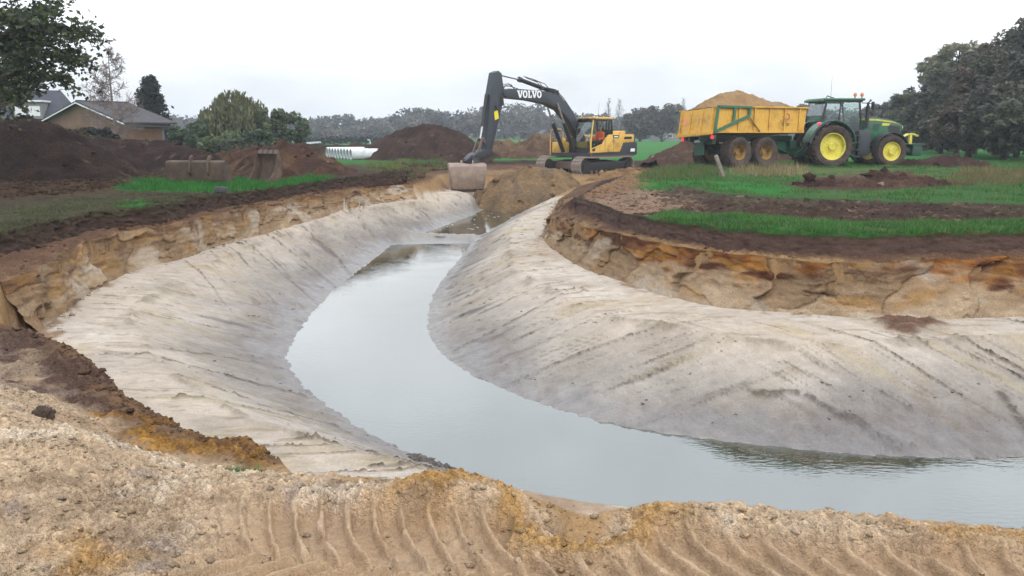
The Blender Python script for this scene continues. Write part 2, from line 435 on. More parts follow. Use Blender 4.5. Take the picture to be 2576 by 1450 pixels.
def relief(x, y):
    """-> level, soil colour, wetness of the ground at map points"""
    r = np.hypot(x, y)
    near = 1 - sstep(30, 60, r)
    wx = 0.03 * fbm(x * 1.6, y * 1.6, 1, 3) + 0.015 * pnoise(x * 7, y * 7, 5)
    wy = 0.03 * fbm(x * 1.6, y * 1.6, 2, 3) + 0.015 * pnoise(x * 7, y * 7, 6)
    z, t = survey(x + wx * near, y + wy * near)
    n1 = fbm(x * .35, y * .35, 11, 4); n2 = fbm(x * 1.7, y * 1.7, 12, 4); n3 = fbm(x * 7, y * 7, 13, 3); n4 = pnoise(x * 26, y * 26, 14)
    b1 = billow(x * 5, y * 5, 21, 3); b2 = billow(x * 15, y * 15, 22, 2)
    wob = 0.12 * n2 + 0.06 * n3
    X, Y = x + 0.25 * n2 + .06 * n3, y + 0.4 * n2 + .1 * n3       # ragged borders for the soil map
    one = np.ones(len(x))
    # ---- field
    grass_c = alb(62, 104, 52); mud = alb(86, 72, 68); dull = alb(92, 86, 64); dark = alb(52, 42, 38)
    c = np.tile(grass_c, (len(x), 1))
    c = mixc(c, alb(84, 112, 62), sstep(-.1, .5, n1) * .7)
    c = mixc(c, alb(96, 92, 66), sstep(.12, .5, n2) * .5)
    h = 0.05 * n1 + .03 * n2
    rough = np.full(len(x), .25)
    # worn ground on the left bank
    m = region(X, Y, [(-700,640),(0,600),(200,555),(400,530),(640,492),(900,450),(1010,428),(900,415),(560,420),(0,440),(-700,450)], .5)
    c = mixc(c, dull * (1 + .25 * n2[:, None]), m); c = mixc(c, alb(74, 64, 56), m * sstep(-.15, .3, n3 + n2 * .7)); rough = np.maximum(rough, m * 1.0)
    c = mixc(c, alb(58, 50, 46), m * sstep(.15, .4, fbm(x * 1.3, y * 1.3, 92, 4)) * .8); c = mixc(c, alb(130, 118, 104), m * sstep(.3, .5, fbm(x * .9, y * 2.2, 93, 4)) * .6)
    m = region(X, Y, [(-700,480),(0,500),(200,490),(400,470),(420,440),(-700,425)], .6)
    c = mixc(c, alb(98, 78, 64) * (1 + .6 * n3[:, None]), m * .85); rough = np.maximum(rough, m * 1.4)
    h = h + m * .05 * billow(x * 1.1, y * 1.6, 95, 3)
    m = region(X, Y, [(-700,600),(0,580),(120,555),(300,520),(240,500),(0,530),(-700,560)], .5)
    c = mixc(c, alb(88, 92, 66), m * .7)
    for g in ([(290,480),(330,455),(440,452),(560,452),(700,456),(780,442),(840,446),(800,461),(640,478),(540,486),(420,485)], [(300,522),(310,505),(370,502),(385,515),(350,524)]):
        m = region(X, Y, g, .25); c = mixc(c, alb(52, 128, 52) * (1 + .3 * n3[:, None]), m)
    m = region(X, Y, [(840,440),(1000,432),(1120,436),(1100,452),(1000,462),(860,475),(800,470)], .5)
    c = mixc(c, alb(84, 66, 60), m); rough = np.maximum(rough, m)
    m = region(X, Y, [(930,412),(1120,412),(1130,430),(1000,436),(920,424)], .5)
    c = mixc(c, alb(98, 106, 66), m * .8)
    # right bank: wheel-churned strip, strip of turf along the edge
    tr = region(X, Y, [(1440,500),(1480,478),(1600,470),(1700,463),(1800,488),(2000,500),(2300,508),(2700,518),(3300,525),(3300,555),(2600,560),(2200,562),(2000,557),(1800,546),(1690,533),(1640,540),(1560,545),(1480,520)], .25)
    pk = region(X, Y, [(1440,520),(1470,478),(1620,472),(1720,500),(1760,522),(1680,535),(1640,548),(1560,552)], .6)
    ruts = np.sin((y * 2.1 + x * .12 + .5 * n2) * 6.0)
    lon = fbm(x * .7 + y * .1, y * 6, 68, 4); c = mixc(c, alb(86, 70, 62), tr); c = mixc(c, alb(62, 52, 48), tr * sstep(.05, .4, lon) * .8); c = mixc(c, alb(170, 144, 124), tr * sstep(-.05, .45, .2 * ruts + .9 * fbm(x * 1.1, y * 7, 69, 4) + .3 * n2 - .34 + .66 * pk))
    c = mixc(c, alb(108, 106, 84), tr * sstep(.15, .5, n1 + n3 * .5) * .6)
    rough = np.maximum(rough, tr * 1.5); h = h + tr * (.03 * ruts + .05 * lon - .04)
    m = region(X, Y, [(1655,552),(1690,534),(1800,546),(2000,558),(2200,563),(2600,561),(3300,556),(3300,640),(2576,615),(2121,625),(1835,610),(1700,592)], .12)
    gt = m * (1 - np.clip(t * 6, 0, 1)); c = mixc(c, alb(58, 112, 54) * (1 + .35 * n3[:, None]), gt); c = mixc(c, alb(104, 90, 66), gt * sstep(.05, .4, n2 + .4 * n3) * .8); h = h + gt * .04
    m = region(X, Y, [(1960,466),(2040,448),(2150,438),(2240,432),(2300,446),(2390,452),(2340,470),(2200,482),(2060,480)], .4)
    c = mixc(c, alb(94, 72, 66), m); rough = np.maximum(rough, m)
    m = region(X, Y, [(1600,440),(1700,418),(1830,420),(2020,424),(2330,420),(2600,424),(2600,450),(2400,456),(1990,444),(1800,442),(1680,452)], .6)
    c = mixc(c, alb(116, 118, 78), m * sstep(-.35, .35, n2 + n3 * .5) * .75)
    m = region(X, Y, [(1605,478),(1612,455),(1690,450),(1780,455),(1990,468),(1990,490),(1800,480),(1690,462),(1690,478)], .25)
    c = mixc(c, alb(50, 128, 54), m * .9)
    m = region(X, Y, [(1450,490),(1470,455),(1500,436),(1560,422),(1660,420),(1640,450),(1600,474),(1500,492)], .5)
    c = mixc(c, alb(158, 128, 98) * (1 + .4 * n2[:, None]), m); c = mixc(c, alb(92, 72, 60), m * sstep(.05, .35, n3 + .6 * n2) * .8); rough = np.maximum(rough, m * 1.6)
    far = sstep(44, 52, r)
    c = mixc(c, alb(62, 136, 64), far * .95)
    c = mixc(c, alb(118, 110, 92), far * sstep(.2, .5, pnoise(x * .02, y * .07, 91)) * .35)
    # ---- the cut, by section coordinate
    exc = np.clip(t * 5, 0, 1)
    k1 = sstep(.03, .2, t + wob * .5)
    sgt = np.where(x < -1, y, x - .45 * y); c = mixc(c, alb(72, 58, 54) * (1 + .3 * fbm(sgt * 2.5, t * 2.2, 94, 4))[:, None], k1)                                  # topsoil face
    bench_c = alb(118, 92, 76) * (1 + .25 * n2[:, None])
    c = mixc(c, bench_c, sstep(.85, 1.1, t + wob * .6))                                          # stripped ledge
    c = mixc(c, alb(190, 160, 116), sstep(1.3, 1.9, t + wob) * sstep(-.2, .4, n1 + n2 * .5) * (.15 + .7 * sstep(-1, 1, x)))
    # cliff strata: iron-stained on top, pale sand lower
    f = np.clip(t - 2, 0, 1); cl = sstep(1.92, 2.08, t + wob * .3)
    cc = np.tile(alb(176, 146, 108), (len(x), 1)) * (1 + .2 * n3[:, None])
    c = c * (1 - cl[:, None]) + cc * cl[:, None]
    # pale sand bench and slopes
    sand = np.tile(alb(216, 206, 193), (len(x), 1))
    sand = mixc(sand, alb(227, 219, 208), sstep(0, .4, n1 + .5 * n2))
    sand = mixc(sand, alb(206, 190, 158), sstep(.1, .5, fbm(x * .8, y * .8, 51, 4)) * .7)
    b = sstep(2.93, 3.05, t + wob * .25); c = c * (1 - b[:, None]) + sand * b[:, None]
    spill = b * (1 - sstep(3.02, 3.22, t + .35 * n2 + .2 * n3)); c = mixc(c, alb(150, 118, 84), spill * .8); rough = np.maximum(rough, spill * .7)
    sl = sstep(3.9, 4.5, t + wob * .5 + .25 * n1)
    grey = np.tile(alb(188, 183, 176), (len(x), 1))
    grey = mixc(grey, alb(208, 203, 196), sstep(-.1, .4, fbm(x * .7, y * .7, 53, 4)))
    grey = mixc(grey, alb(186, 176, 158), sstep(.1, .4, fbm(x * 1.1, y * 1.1, 54, 4)) * .7)
    c = c * (1 - sl[:, None]) + grey * sl[:, None]
    # bucket strokes run from the crest down to the water
    sm = sstep(3.25, 3.6, t) * (1 - sstep(4.98, 5.05, t))
    wq = np.where(x < -1.2, sstep(12.5, 17.5, y), sstep(1.2, 4.0, x))
    st = 0; st2 = 0; swt = 0; swh = 0; ln_ = 0; crumb = 0; dkk = 0; yel = 0
    for an, wg, sd in ((R(16), 1 - wq, 61), (R(-57), wq, 161)):
        al, cr = x * math.cos(an) + y * math.sin(an), -x * math.sin(an) + y * math.cos(an)
        cr = cr + .10 * fbm(al * .5, cr * .5, sd + 1, 2)
        s1, s2 = fbm(al * .4, cr * 6.5, sd, 4), fbm(al * .9, cr * 17, sd + 5, 3)
        kk = cr / .95 + .25 * pnoise(al * .15, cr * .3, sd + 7); ci = np.floor(kk); fr0 = kk - ci
        rnd = _GX[(ci.astype(np.int64) * 977 + sd * 131) & 65535]; rnd2 = _GY[(ci.astype(np.int64) * 977 + sd * 131) & 65535]
        on = sstep(.2, .6, rnd2 + .6 * pnoise(al * .35, cr * .2, sd + 9))
        edge_ = np.exp(-(fr0 / .035) ** 2) * on
        ptc = sstep(.0, .4, fbm(al * .45, cr * .8, sd + 11, 3))
        li = np.maximum(sstep(.16, .34, s1 + .25 * s2) * ptc, edge_)
        cm = li * sstep(-.15, .25, n3 + .6 * n4)
        st = st + wg * s1; st2 = st2 + wg * s2; swt = swt + wg * rnd; swh = swh + wg * (fr0 - .5) * (.4 + on); ln_ = ln_ + wg * li; crumb = crumb + wg * cm
        dkk = dkk + wg * sstep(.24, .42, fbm(al * .6, cr * 2.4, sd + 13, 4)); yel = yel + wg * sstep(.27, .42, fbm(al * .25, cr * 2.6, sd + 15, 3))
    h = h * (1 - exc) + sm * (.006 * st + .004 * st2 - .013 * swh + .014 * crumb * (1 + b2))
    c = mixc(c, c * 1.06, sm * np.clip(swt, 0, 1)); c = mixc(c, c * .93, sm * np.clip(-swt, 0, 1))
    c = mixc(c, alb(140, 131, 118), sm * ln_ * .7); c = mixc(c, alb(84, 77, 69), sm * crumb * .9)
    c = mixc(c, alb(172, 163, 151), sm * sstep(.12, .4, fbm(x * .55, y * .55, 67, 4)) * .5)
    c = mixc(c, alb(200, 188, 152), sm * yel * .4)
    pm = sstep(3.05, 3.2, t) * (1 - sstep(3.9, 4.1, t))                                      # bench: straight blade lines
    c = mixc(c, alb(176, 164, 146), pm * sstep(.2, .45, fbm(x * 1.2, y * 7, 65, 3)) * .7); h = h + pm * .012 * fbm(x * 1.2, y * 7, 65, 3)
    crest = np.exp(-((t - 4.02 + wob * .2) / .06) ** 2) * sstep(-.1, .3, n2 + .4 * n3)
    c = mixc(c, alb(150, 140, 120), crest * .6); h = h + crest * .03 * (1 + b2)
    # wet foot of the slope and bed
    wet = sstep(4.62, 4.97, t + .25 * n2 + .1 * st)
    c = mixc(c, alb(140, 136, 134), wet * .75 * sstep(-.3, .3, n1 + .6 * n2 + .2)); c = mixc(c, alb(118, 112, 92), sstep(5.02, 5.4, t))
    c = mixc(c, alb(112, 106, 104), sm * dkk * sstep(4.15, 4.6, t) * .75)
    c = mixc(c, alb(140, 136, 136), sm * sstep(4.25, 4.9, t + .35 * n1 + .12 * st) * .68)
    c = c * (1 + sm * (.10 * st2 + .07 * st))[:, None]; c = mixc(c, alb(128, 120, 110), sm * sstep(.30, .42, st2 + .3 * st) * .5)
    h = h + sstep(4.5, 4.8, t) * sstep(5.6, 5.1, t) * (.022 * n3 + .03 * st)
    def trail(pts, w):
        P = [at(*p) for p in pts]; d = np.full(len(x), 9.0); lo = np.min([p[:2] for p in P], 0) - 1; hi = np.max([p[:2] for p in P], 0) + 1
        s_ = np.where((x > lo[0]) & (x < hi[0]) & (y > lo[1]) & (y < hi[1]))[0]; xs, ys = x[s_] + .12 * n2[s_] + .05 * n3[s_], y[s_] + .12 * n2[s_]
        for p_, q_ in zip(P[:-1], P[1:]):
            ex, ey = q_[0] - p_[0], q_[1] - p_[1]; tt = np.clip(((xs - p_[0]) * ex + (ys - p_[1]) * ey) / (ex * ex + ey * ey), 0, 1)
            d[s_] = np.minimum(d[s_], np.hypot(xs - p_[0] - tt * ex, ys - p_[1] - tt * ey))
        return np.exp(-(d / w) ** 2)
    for pts, w in (([(1890,950,-1.3),(2000,985,-1.42),(2110,1050,-1.6),(2200,1100,-1.7),(2285,1142,-1.78)], .05), ([(2130,1050,-1.6),(2210,1095,-1.7),(2300,1135,-1.77)], .03), ([(1130,880,-1.7),(1260,830,-1.5),(1400,770,-1.25),(1480,740,-1.1)], .035), ([(1210,800,-1.55),(1330,745,-1.25),(1420,715,-1.1)], .03), ([(760,585,-1.2),(830,640,-1.6),(880,690,-1.78)], .05), ([(2520,1000,-1.5),(2560,1060,-1.65),(2600,1120,-1.75)], .06), ([(560,985,-1.3),(700,1050,-1.5),(860,1090,-1.7)], .035), ([(420,880,-1.2),(560,900,-1.45),(700,925,-1.72)], .03)):
        tr_ = trail(pts, w) * sstep(-.35, .15, n3 + .5 * n2 + .1)
        h = h + tr_ * (.014 + .014 * b2); c = mixc(c, alb(110, 102, 96), np.clip(tr_ * 1.2, 0, 1) * .75); rough = np.maximum(rough, tr_)
    for pts, zz, col, am in (([(2430,1070),(2480,1050),(2530,1090),(2500,1120),(2440,1110)], -1.68, alb(112, 98, 88), .8), ([(770,605),(790,580),(830,590),(850,630),(800,628)], -1.35, alb(116, 106, 108), .7), ([(2040,1040),(2100,1000),(2330,1060),(2450,1150),(2100,1150),(1950,1110)], -1.7, alb(142, 138, 140), .55), ([(1120,905),(1250,930),(1500,1060),(1400,1030),(1200,950)], -1.75, alb(140, 136, 136), .6)):
        m = region(X, Y, pts, .3, zz) * sm; c = mixc(c, col * (1 + .3 * n3[:, None]), m * am * .55); h = h + m * .012 * b2
    m = region(X, Y, [(2190,800),(2240,778),(2330,780),(2380,815),(2300,828),(2230,820)], .12, -1.0); c = mixc(c, alb(112, 78, 60) * (1 + .3 * n3[:, None]), m * .9); h = h + m * .03 * (1 + b1); rough = np.maximum(rough, m * .8)
    m = region(X, Y, [(1330,600),(1420,600),(1480,650),(1400,660),(1330,640)], .2, -1.05); c = mixc(c, alb(176, 152, 128), m * sstep(-.2, .2, n3) * .6)
    floor_ = region(x, y, [(980,618),(1086,580),(1192,541),(1215,520),(1320,530),(1240,578),(1195,614)], .2, -1.7)
    c = mixc(c, alb(150, 148, 144), floor_ * .8); wet = np.maximum(wet, floor_)
    h = h * (1 - .7 * floor_)
    bq = np.full(len(x), 9.0); s_ = np.where((y > 24) & (y < 32) & (x > -6) & (x < 2))[0]
    for p_, q_ in zip(FS[:-1], FS[1:]):
        ex, ey = q_[0] - p_[0], q_[1] - p_[1]; tt = np.clip(((x[s_] - p_[0]) * ex + (y[s_] - .55 - p_[1]) * ey) / (ex * ex + ey * ey), 0, 1)
        bq[s_] = np.minimum(bq[s_], np.hypot(x[s_] - p_[0] - tt * ex, y[s_] - .55 - p_[1] - tt * ey))
    berm = np.exp(-(bq / .42) ** 2); h = h + berm * (.13 + .06 * n2 + .03 * b1); c = mixc(c, alb(156, 148, 134) * (1 + .3 * n3[:, None]), berm * .8); wet = wet * (1 - berm * .3)
    # clods where the soil is broken: ledges, faces, edges
    keepr = rough * sm; br = sstep(.02, .3, t) * (1 - sstep(1.9, 2.1, t)); rough = np.maximum(np.maximum(rough * (1 - exc), br * .9), np.maximum(keepr * .6, sm * np.clip(crumb, 0, 1) * .7))
    rough = np.maximum(rough, cl * (1 - b) * .35)
    # ---- the near bank
    fg = region(X, Y, [(p[0], p[1]) for p in (SL + NE[1:] + [(4, -4), (-6, -4), (-8, 3)])], .12, world=True)
    stp = region(X, Y, [(p[0], p[1]) for p in (ST + [SL[-1]] + SL[::-1])], .1, world=True)
    sc = np.tile(alb(112, 92, 84), (len(x), 1)) * (1 + .3 * fbm(x * 2, y * 9, 81, 3))[:, None]
    sc = mixc(sc, alb(150, 134, 124), sstep(.0, .4, fbm(x * 1.1, y * 4, 82, 3)))
    yl = region(X, Y, [(250,1040),(330,1048),(520,1110),(650,1128),(705,1165),(560,1190),(440,1165),(330,1110)], .1, -.36)
    sc = mixc(sc, alb(212, 162, 76) * (1 + .3 * n3[:, None]), yl * sstep(-.35, .1, n2 + n3 * .4 + .2)); sc = mixc(sc, alb(120, 88, 66), yl * sstep(.1, .4, n3 - n2 * .5) * .8)
    c = c * (1 - stp[:, None]) + sc * stp[:, None]; sc2 = sstep(.0, .3, fbm(x * 2.4 + y, y * 2.4, 84, 4)); c = mixc(c, alb(190, 168, 142), stp * sc2 * .65 * (1 - yl)); rough = np.maximum(rough * (1 - stp), stp * 1.0)
    h = h + stp * .012 * np.sin((y * .85 - x * .5) * 60) * sstep(-.1, .3, n2)
    edge = np.exp(-((t - 2.05) / .12) ** 2) * sstep(1.5, 2.5, 12 - r) * region(x, y, [q[:2] for q in offs(ST, .3, 0) + offs(ST, -.3, 0)[::-1]], .1, world=True)
    h = h + edge * .022 * (1 + b1); c = mixc(c, alb(96, 74, 62), edge * .7)
    fc = np.tile(alb(206, 184, 156), (len(x), 1))
    fc = mixc(fc, alb(224, 208, 186), sstep(0, .4, n2 + .5 * n3))
    fc = mixc(fc, alb(158, 132, 108), sstep(.05, .4, fbm(x * 1.5, y * 1.5, 83, 4)) * .65)
    br_ = region(X, Y, [(-300,1100),(0,1130),(300,1190),(480,1260),(520,1330),(420,1460),(0,1600),(-300,1500)], .35)
    fc = mixc(fc, alb(140, 118, 96) * (1 + .35 * n3[:, None]), br_ * sstep(-.25, .25, n2 + n3 * .4) * .8)
    ye = region(X, Y, [(980,1235),(1080,1200),(1160,1195),(1260,1225),(1420,1280),(1560,1280),(1720,1255),(1740,1300),(1600,1330),(1480,1370),(1280,1330),(1180,1260),(1040,1300)], .1)
    ye2 = region(X, Y, [(2250,1310),(2420,1320),(2700,1340),(2700,1420),(2450,1390),(2300,1360)], .1)
    fc = mixc(fc, alb(188, 148, 88) * (1 + .2 * n3[:, None]), np.maximum(ye, ye2 * .8) * .85); fc = mixc(fc, alb(196, 152, 84), region(X, Y, [(100,1360),(240,1350),(380,1370),(300,1410),(120,1400)], .1) * .7)
    fc = mixc(fc, alb(168, 158, 154), sstep(.33, .5, fbm(x * 3, y * 3, 85, 3)) * .45)
    c = c * (1 - fg[:, None]) + fc * fg[:, None]; wet = wet * (1 - fg)
    # tyre track across the near bank
    yc = 2.98 - .168 * (x + .6) + .03 * pnoise(x * 1.3, y * 0 + 3, 87)
    v = y - yc; HW = .40
    loose = region(X, Y, [(1240,1260),(1400,1262),(1600,1260),(1700,1270),(1640,1320),(1560,1372),(1440,1380),(1290,1325)], .06)
    tk = fg * sstep(HW + .03, HW - .05, v) * sstep(-HW - .05, -HW + .05, v) * (1 - loose) * sstep(-1.35, -.95, x + .15 * n2)
    up = v > 0; q = np.where(up, HW - v, HW + v)
    sh = np.where(up, .22 * q + .55 * q * q, .9 * (v + .0) * 1.0 + .02)
    ph = (x - sh + .014 * n3 + .02 * pnoise(x * 1.7, v * 3, 89)) / np.where(x < .2, .118, .142)
    fr = np.abs(ph - np.floor(ph) - .5) * 2
    bar = sstep(.66, .86, fr + .14 * n3 + .10 * n2) * sstep(-.55, -.1, n3 + .5 * pnoise(x * 5, y * 3, 88) + .1) * sstep(.0, .06, np.where(up, v, -v) + .02)
    worn = sstep(-.45, .0, n2 + .25 + .3 * n3)
    smooth = tk * worn
    h = np.where(fg > .5, h * .3, h)
    h = h - tk * .095 + smooth * bar * .058 + fg * .016 * np.exp(-((v - HW - .06) / .05) ** 2) * (1 + n3)
    c = mixc(c, alb(206, 178, 146) * (1 + .10 * n2[:, None]), smooth * .7); c = mixc(c, alb(172, 146, 124), smooth * sstep(.1, .4, n2) * .5)
    # heaped rim of the near bank
    def bump_at(px, py, z0, rx, ry, hh):
        p = at(px, py, z0); return hh * np.exp(-((x - p[0]) / rx) ** 2 - ((y - p[1]) / ry) ** 2)
    h = h + bump_at(1120, 1225, 0, .22, .16, .09) + bump_at(1250, 1250, 0, .22, .14, .035) + bump_at(1700, 1285, 0, .35, .12, .035) - bump_at(1480, 1305, 0, .2, .14, .05) + bump_at(930, 1230, 0, .3, .12, .03) + bump_at(2420, 1350, 0, .5, .12, .03)
    h = h + bump_at(60, 1200, 0, .5, .5, .12)
    fr_ = fg * (1 - smooth * .95) * (.9 + .5 * sstep(0, .3, n2))
    rough = np.where(fg > .02, np.maximum(rough * (1 - fg), fr_), rough)
    rough = np.maximum(rough, .22 * fg)
    clod = rough * (.030 * b1 * sstep(2, 9, r) + .012 * b1 + .008 * b2 * (1 - sstep(14, 30, r)) + .005 * n4 * (1 - sstep(5, 9, r)))
    nb = np.where((r < 9) & (rough > .05))[0]
    if len(nb):
        xb, yb = x[nb], y[nb]; fo = 1 - sstep(5, 9, r[nb])
        w1, g1, i1, _, _ = worley(xb * 22 + 1.6 * n3[nb], yb * 22 + 1.2 * n2[nb], 9); w2, g2, i2, _, _ = worley(xb * 52 + 1.5 * n3[nb], yb * 52, 11)
        big = sstep(.05, .6, i1 + .5 * n2[nb]); cr3 = np.zeros(len(x))
        cr3[nb] = fo * rough[nb] * (.011 * big * np.sqrt(np.clip(1 - (w1 / .62) ** 2, 0, 1)) * (.9 + .7 * i1) + .005 * np.sqrt(np.clip(1 - (w2 / .62) ** 2, 0, 1)) * (1 + .7 * i2))
        clod = clod + cr3
        c[nb] *= (1 + fo * rough[nb] * (.12 * i1 * big + .16 * i2 + .04))[:, None]
    h = h + clod
    c = c * (1 + .10 * (b1 * rough)[:, None] + .08 * n3[:, None])
    c = c * (1 + .12 * (n4 * rough * (1 - sstep(5, 12, r)))[:, None])
    # trailer wheels have sunk the turf a little on one side
    z = z + h
    return z, np.clip(c, 0.006, .75), np.clip(wet, 0, 1), rough, t

az = np.concatenate([np.linspace(-180, -52, 24, endpoint=False), np.linspace(-52, -35, 30, endpoint=False), np.linspace(-35, 35, 610, endpoint=False), np.linspace(35, 52, 30, endpoint=False), np.linspace(52, 180, 24, endpoint=False)]) * math.pi / 180
def geo(a, b, s):
    n = int(math.log(b / a) / s); return a * np.exp(np.arange(n) * math.log(b / a) / n)
rr = np.concatenate([geo(1.5, 2.4, .006), geo(2.4, 5, .0021), geo(5, 9, .0042), geo(9, 20, .0038), geo(20, 62, .008), geo(62, 3200, .06), [3200.0]])
A, RR_ = np.meshgrid(az, rr)
gx, gy = (RR_ * np.sin(A)).ravel(), (RR_ * np.cos(A)).ravel()
gz, gc, gw, grough, gt_ = relief(gx, gy)
back = np.where(np.abs(A).ravel() > R(55), 1.0, 0.0)
nr, nc = len(rr), len(az)
ii = np.arange(nr * nc).reshape(nr, nc)
a_, b_ = ii[:-1, :], ii[1:, :]
faces = np.stack([a_, np.roll(a_, -1, 1), np.roll(b_, -1, 1), b_], -1).reshape(-1, 4)[:, ::-1]
gverts = np.c_[gx, gy, gz]
M_EARTH = earth_mat('earth')
g_me = np_mesh('ground', gverts, faces, {'soil': gc, 'wet': gw, 'grit': np.clip(grough, 0, 1) * (1 - .3 * (np.hypot(gx, gy) < 6))}, smooth=True)
ground = link('ground', g_me, M_EARTH); tag(ground, kind='structure')

_gaz, _grr, _gzz, _gtt, _gcc = az, rr, gz.reshape(nr, nc), gt_.reshape(nr, nc), gc.reshape(nr, nc, 3)
def gz_at(x, y):
    """level of the built ground"""
    x = np.atleast_1d(np.asarray(x, float)); y = np.atleast_1d(np.asarray(y, float))
    a = np.arctan2(x, y); r = np.clip(np.hypot(x, y), _grr[0], _grr[-1] * .999)
    ja = np.clip(np.searchsorted(_gaz, a) - 1, 0, nc - 2); jr = np.clip(np.searchsorted(_grr, r) - 1, 0, nr - 2)
    fa = (a - _gaz[ja]) / (_gaz[ja + 1] - _gaz[ja]); fr = (r - _grr[jr]) / (_grr[jr + 1] - _grr[jr])
    Z = _gzz
    return (Z[jr, ja] * (1 - fa) + Z[jr, ja + 1] * fa) * (1 - fr) + (Z[jr + 1, ja] * (1 - fa) + Z[jr + 1, ja + 1] * fa) * fr

def wall_strip(name, T, B, rows, kind, step=.035):
    L = np.r_[0, np.cumsum(np.hypot(*np.diff(T[:, :2], axis=0).T))]; q = np.linspace(0, L[-1], int(L[-1] / step) + 2); n = len(q)
    Ti = np.c_[[np.interp(q, L, T[:, i]) for i in range(3)]].T; Bi = np.c_[[np.interp(q, L, B[:, i]) for i in range(3)]].T
    D = Bi[:, :2] - Ti[:, :2]; D /= np.linalg.norm(D, axis=1)[:, None] + 1e-9
    fs = np.r_[-.08, np.linspace(0, 1, rows), 1.06]; m = len(fs)
    F = np.repeat(np.clip(fs, 0, 1)[:, None], n, 1)
    pf = .30 * F + .70 * F ** 2.2 if kind == 'cliff' else .6 * F + .4 * F ** 2
    X = Ti[None, :, 0] + (Bi - Ti)[None, :, 0] * pf; Y = Ti[None, :, 1] + (Bi - Ti)[None, :, 1] * pf; Z = Ti[None, :, 2] + (Bi - Ti)[None, :, 2] * F
    x, y, f = X.ravel(), Y.ravel(), F.ravel()
    if kind == 'cliff':
        c, bu = cliff_soil(x, y, f); bu = bu * (.35 + .65 * np.sin(np.clip(f, 0, 1) * math.pi) ** .5) * 1.15 + .02
    else:
        g_ = sgof(x, y); e2, e3 = fbm(g_ * 2.2, f * 1.4, 95, 4), fbm(g_ * 7, f * 4, 96, 3); big = 1.0 if kind == 'clods' else .35
        bu = .02 + big * (.06 * e2 + .05 * billow(g_ * 4.5, f * 2.2, 97, 3) + .03 * e3)
        c = np.tile(alb(70, 57, 50) if kind == 'clods' else alb(100, 82, 76), (len(x), 1)) * (1 + .35 * e2 + .3 * e3)[:, None]; c = mixc(c, alb(102, 84, 74), sstep(.1, .4, e3 + .3 * e2) * .5); c = mixc(c, alb(64, 74, 46), sstep(.22, .0, f + .2 * e2) * .6)
    dx = np.repeat(D[None], m, 0).reshape(-1, 2); x = x + dx[:, 0] * bu; y = y + dx[:, 1] * bu
    Z = Z + .02 * fbm(x * 3, y * 3, 98, 2).reshape(Z.shape)
    X, Y, Z = x.reshape(m, n), y.reshape(m, n), Z.copy()
    X[0] = Ti[:, 0] - D[:, 0] * .14; Y[0] = Ti[:, 1] - D[:, 1] * .14; Z[0] = Ti[:, 2] - .05
    Z[1] += .012
    X[-1] += D[:, 0] * .05; Y[-1] += D[:, 1] * .05; Z[-1] -= .09
    I = np.arange(m * n).reshape(m, n); fc = np.stack([I[:-1, :-1], I[1:, :-1], I[1:, 1:], I[:-1, 1:]], -1).reshape(-1, 4)
    o = link(name, np_mesh(name, np.c_[X.ravel(), Y.ravel(), Z.ravel()], fc, {'soil': np.clip(c, .006, .75), 'wet': np.zeros(m * n), 'grit': np.full(m * n, .45)}, True), M_EARTH)
    return tag(o, kind='structure')
wall_strip('cliff', T_R, B_R, 44, 'cliff', .024)
wall_strip('cliff', T_L, B_L, 40, 'cliff', .03)
wall_strip('topsoil_edge', T_R0, B_R0, 18, 'soil', .03)
wall_strip('topsoil_edge', T_L0, B_L0, 18, 'clods', .035)
def _near(x, y):
    a = np.arctan2(x, y); r = np.hypot(x, y)
    return np.clip(np.searchsorted(_grr, r), 0, nr - 1), np.clip(np.searchsorted(_gaz, a), 0, nc - 1)
def gt_at(x, y): return _gtt[_near(x, y)]
def gc_at(x, y): return _gcc[_near(x, y)]
# ------------------------------------------------------------------ water
def water_mat():
    m, n, l, b = nodes_mat('murky_water')
    b.inputs['Base Color'].default_value = (*alb(76, 82, 70), 1)
    b.inputs['Roughness'].default_value = 0.035
    b.inputs['IOR'].default_value = 2.5
    b.inputs['Specular IOR Level'].default_value = 0.5
    t = noise_node(n, l, 9.0, 3, 0.5, stretch=(1.0, 2.2, 1.0))
    t2 = noise_node(n, l, 1.1, 2, 0.5)
    mm = n.new('ShaderNodeMath'); mm.operation = 'MULTIPLY'; l.new(t.outputs['Fac'], mm.inputs[0]); l.new(mapr(n, l, t2.outputs['Fac'], .35, .7, .25, 1.0), mm.inputs[1])
    bn = n.new('ShaderNodeBump'); bn.inputs['Strength'].default_value = .10; bn.inputs['Distance'].default_value = .02
    l.new(mm.outputs[0], bn.inputs['Height']); l.new(bn.outputs[0], b.inputs['Normal'])
    return m
def sheet(name, pts, z, mat):
    bm = bmesh.new(); vs = [bm.verts.new((p[0], p[1], z)) for p in pts]
    f = bm.faces.new(vs)
    if f.normal.z < 0: f.normal_flip()
    bmesh.ops.triangulate(bm, faces=bm.faces[:])
    me = bpy.data.meshes.new(name); bm.to_mesh(me); bm.free()
    return link(name, me, mat)
M_WATER = water_mat()
wat = sheet('water', offs(LS[1:], -.35, WZ) + offs(RS[::-1], -.35, WZ), WZ, M_WATER)
tag(wat, kind='structure')
pud = sheet('water', [at(p[0], p[1], -1.695) for p in [(1050,592),(1110,570),(1180,545),(1225,525),(1330,525),(1290,548),(1240,580),(1190,594),(1110,596)]], -1.695, M_WATER)
tag(pud, kind='structure')
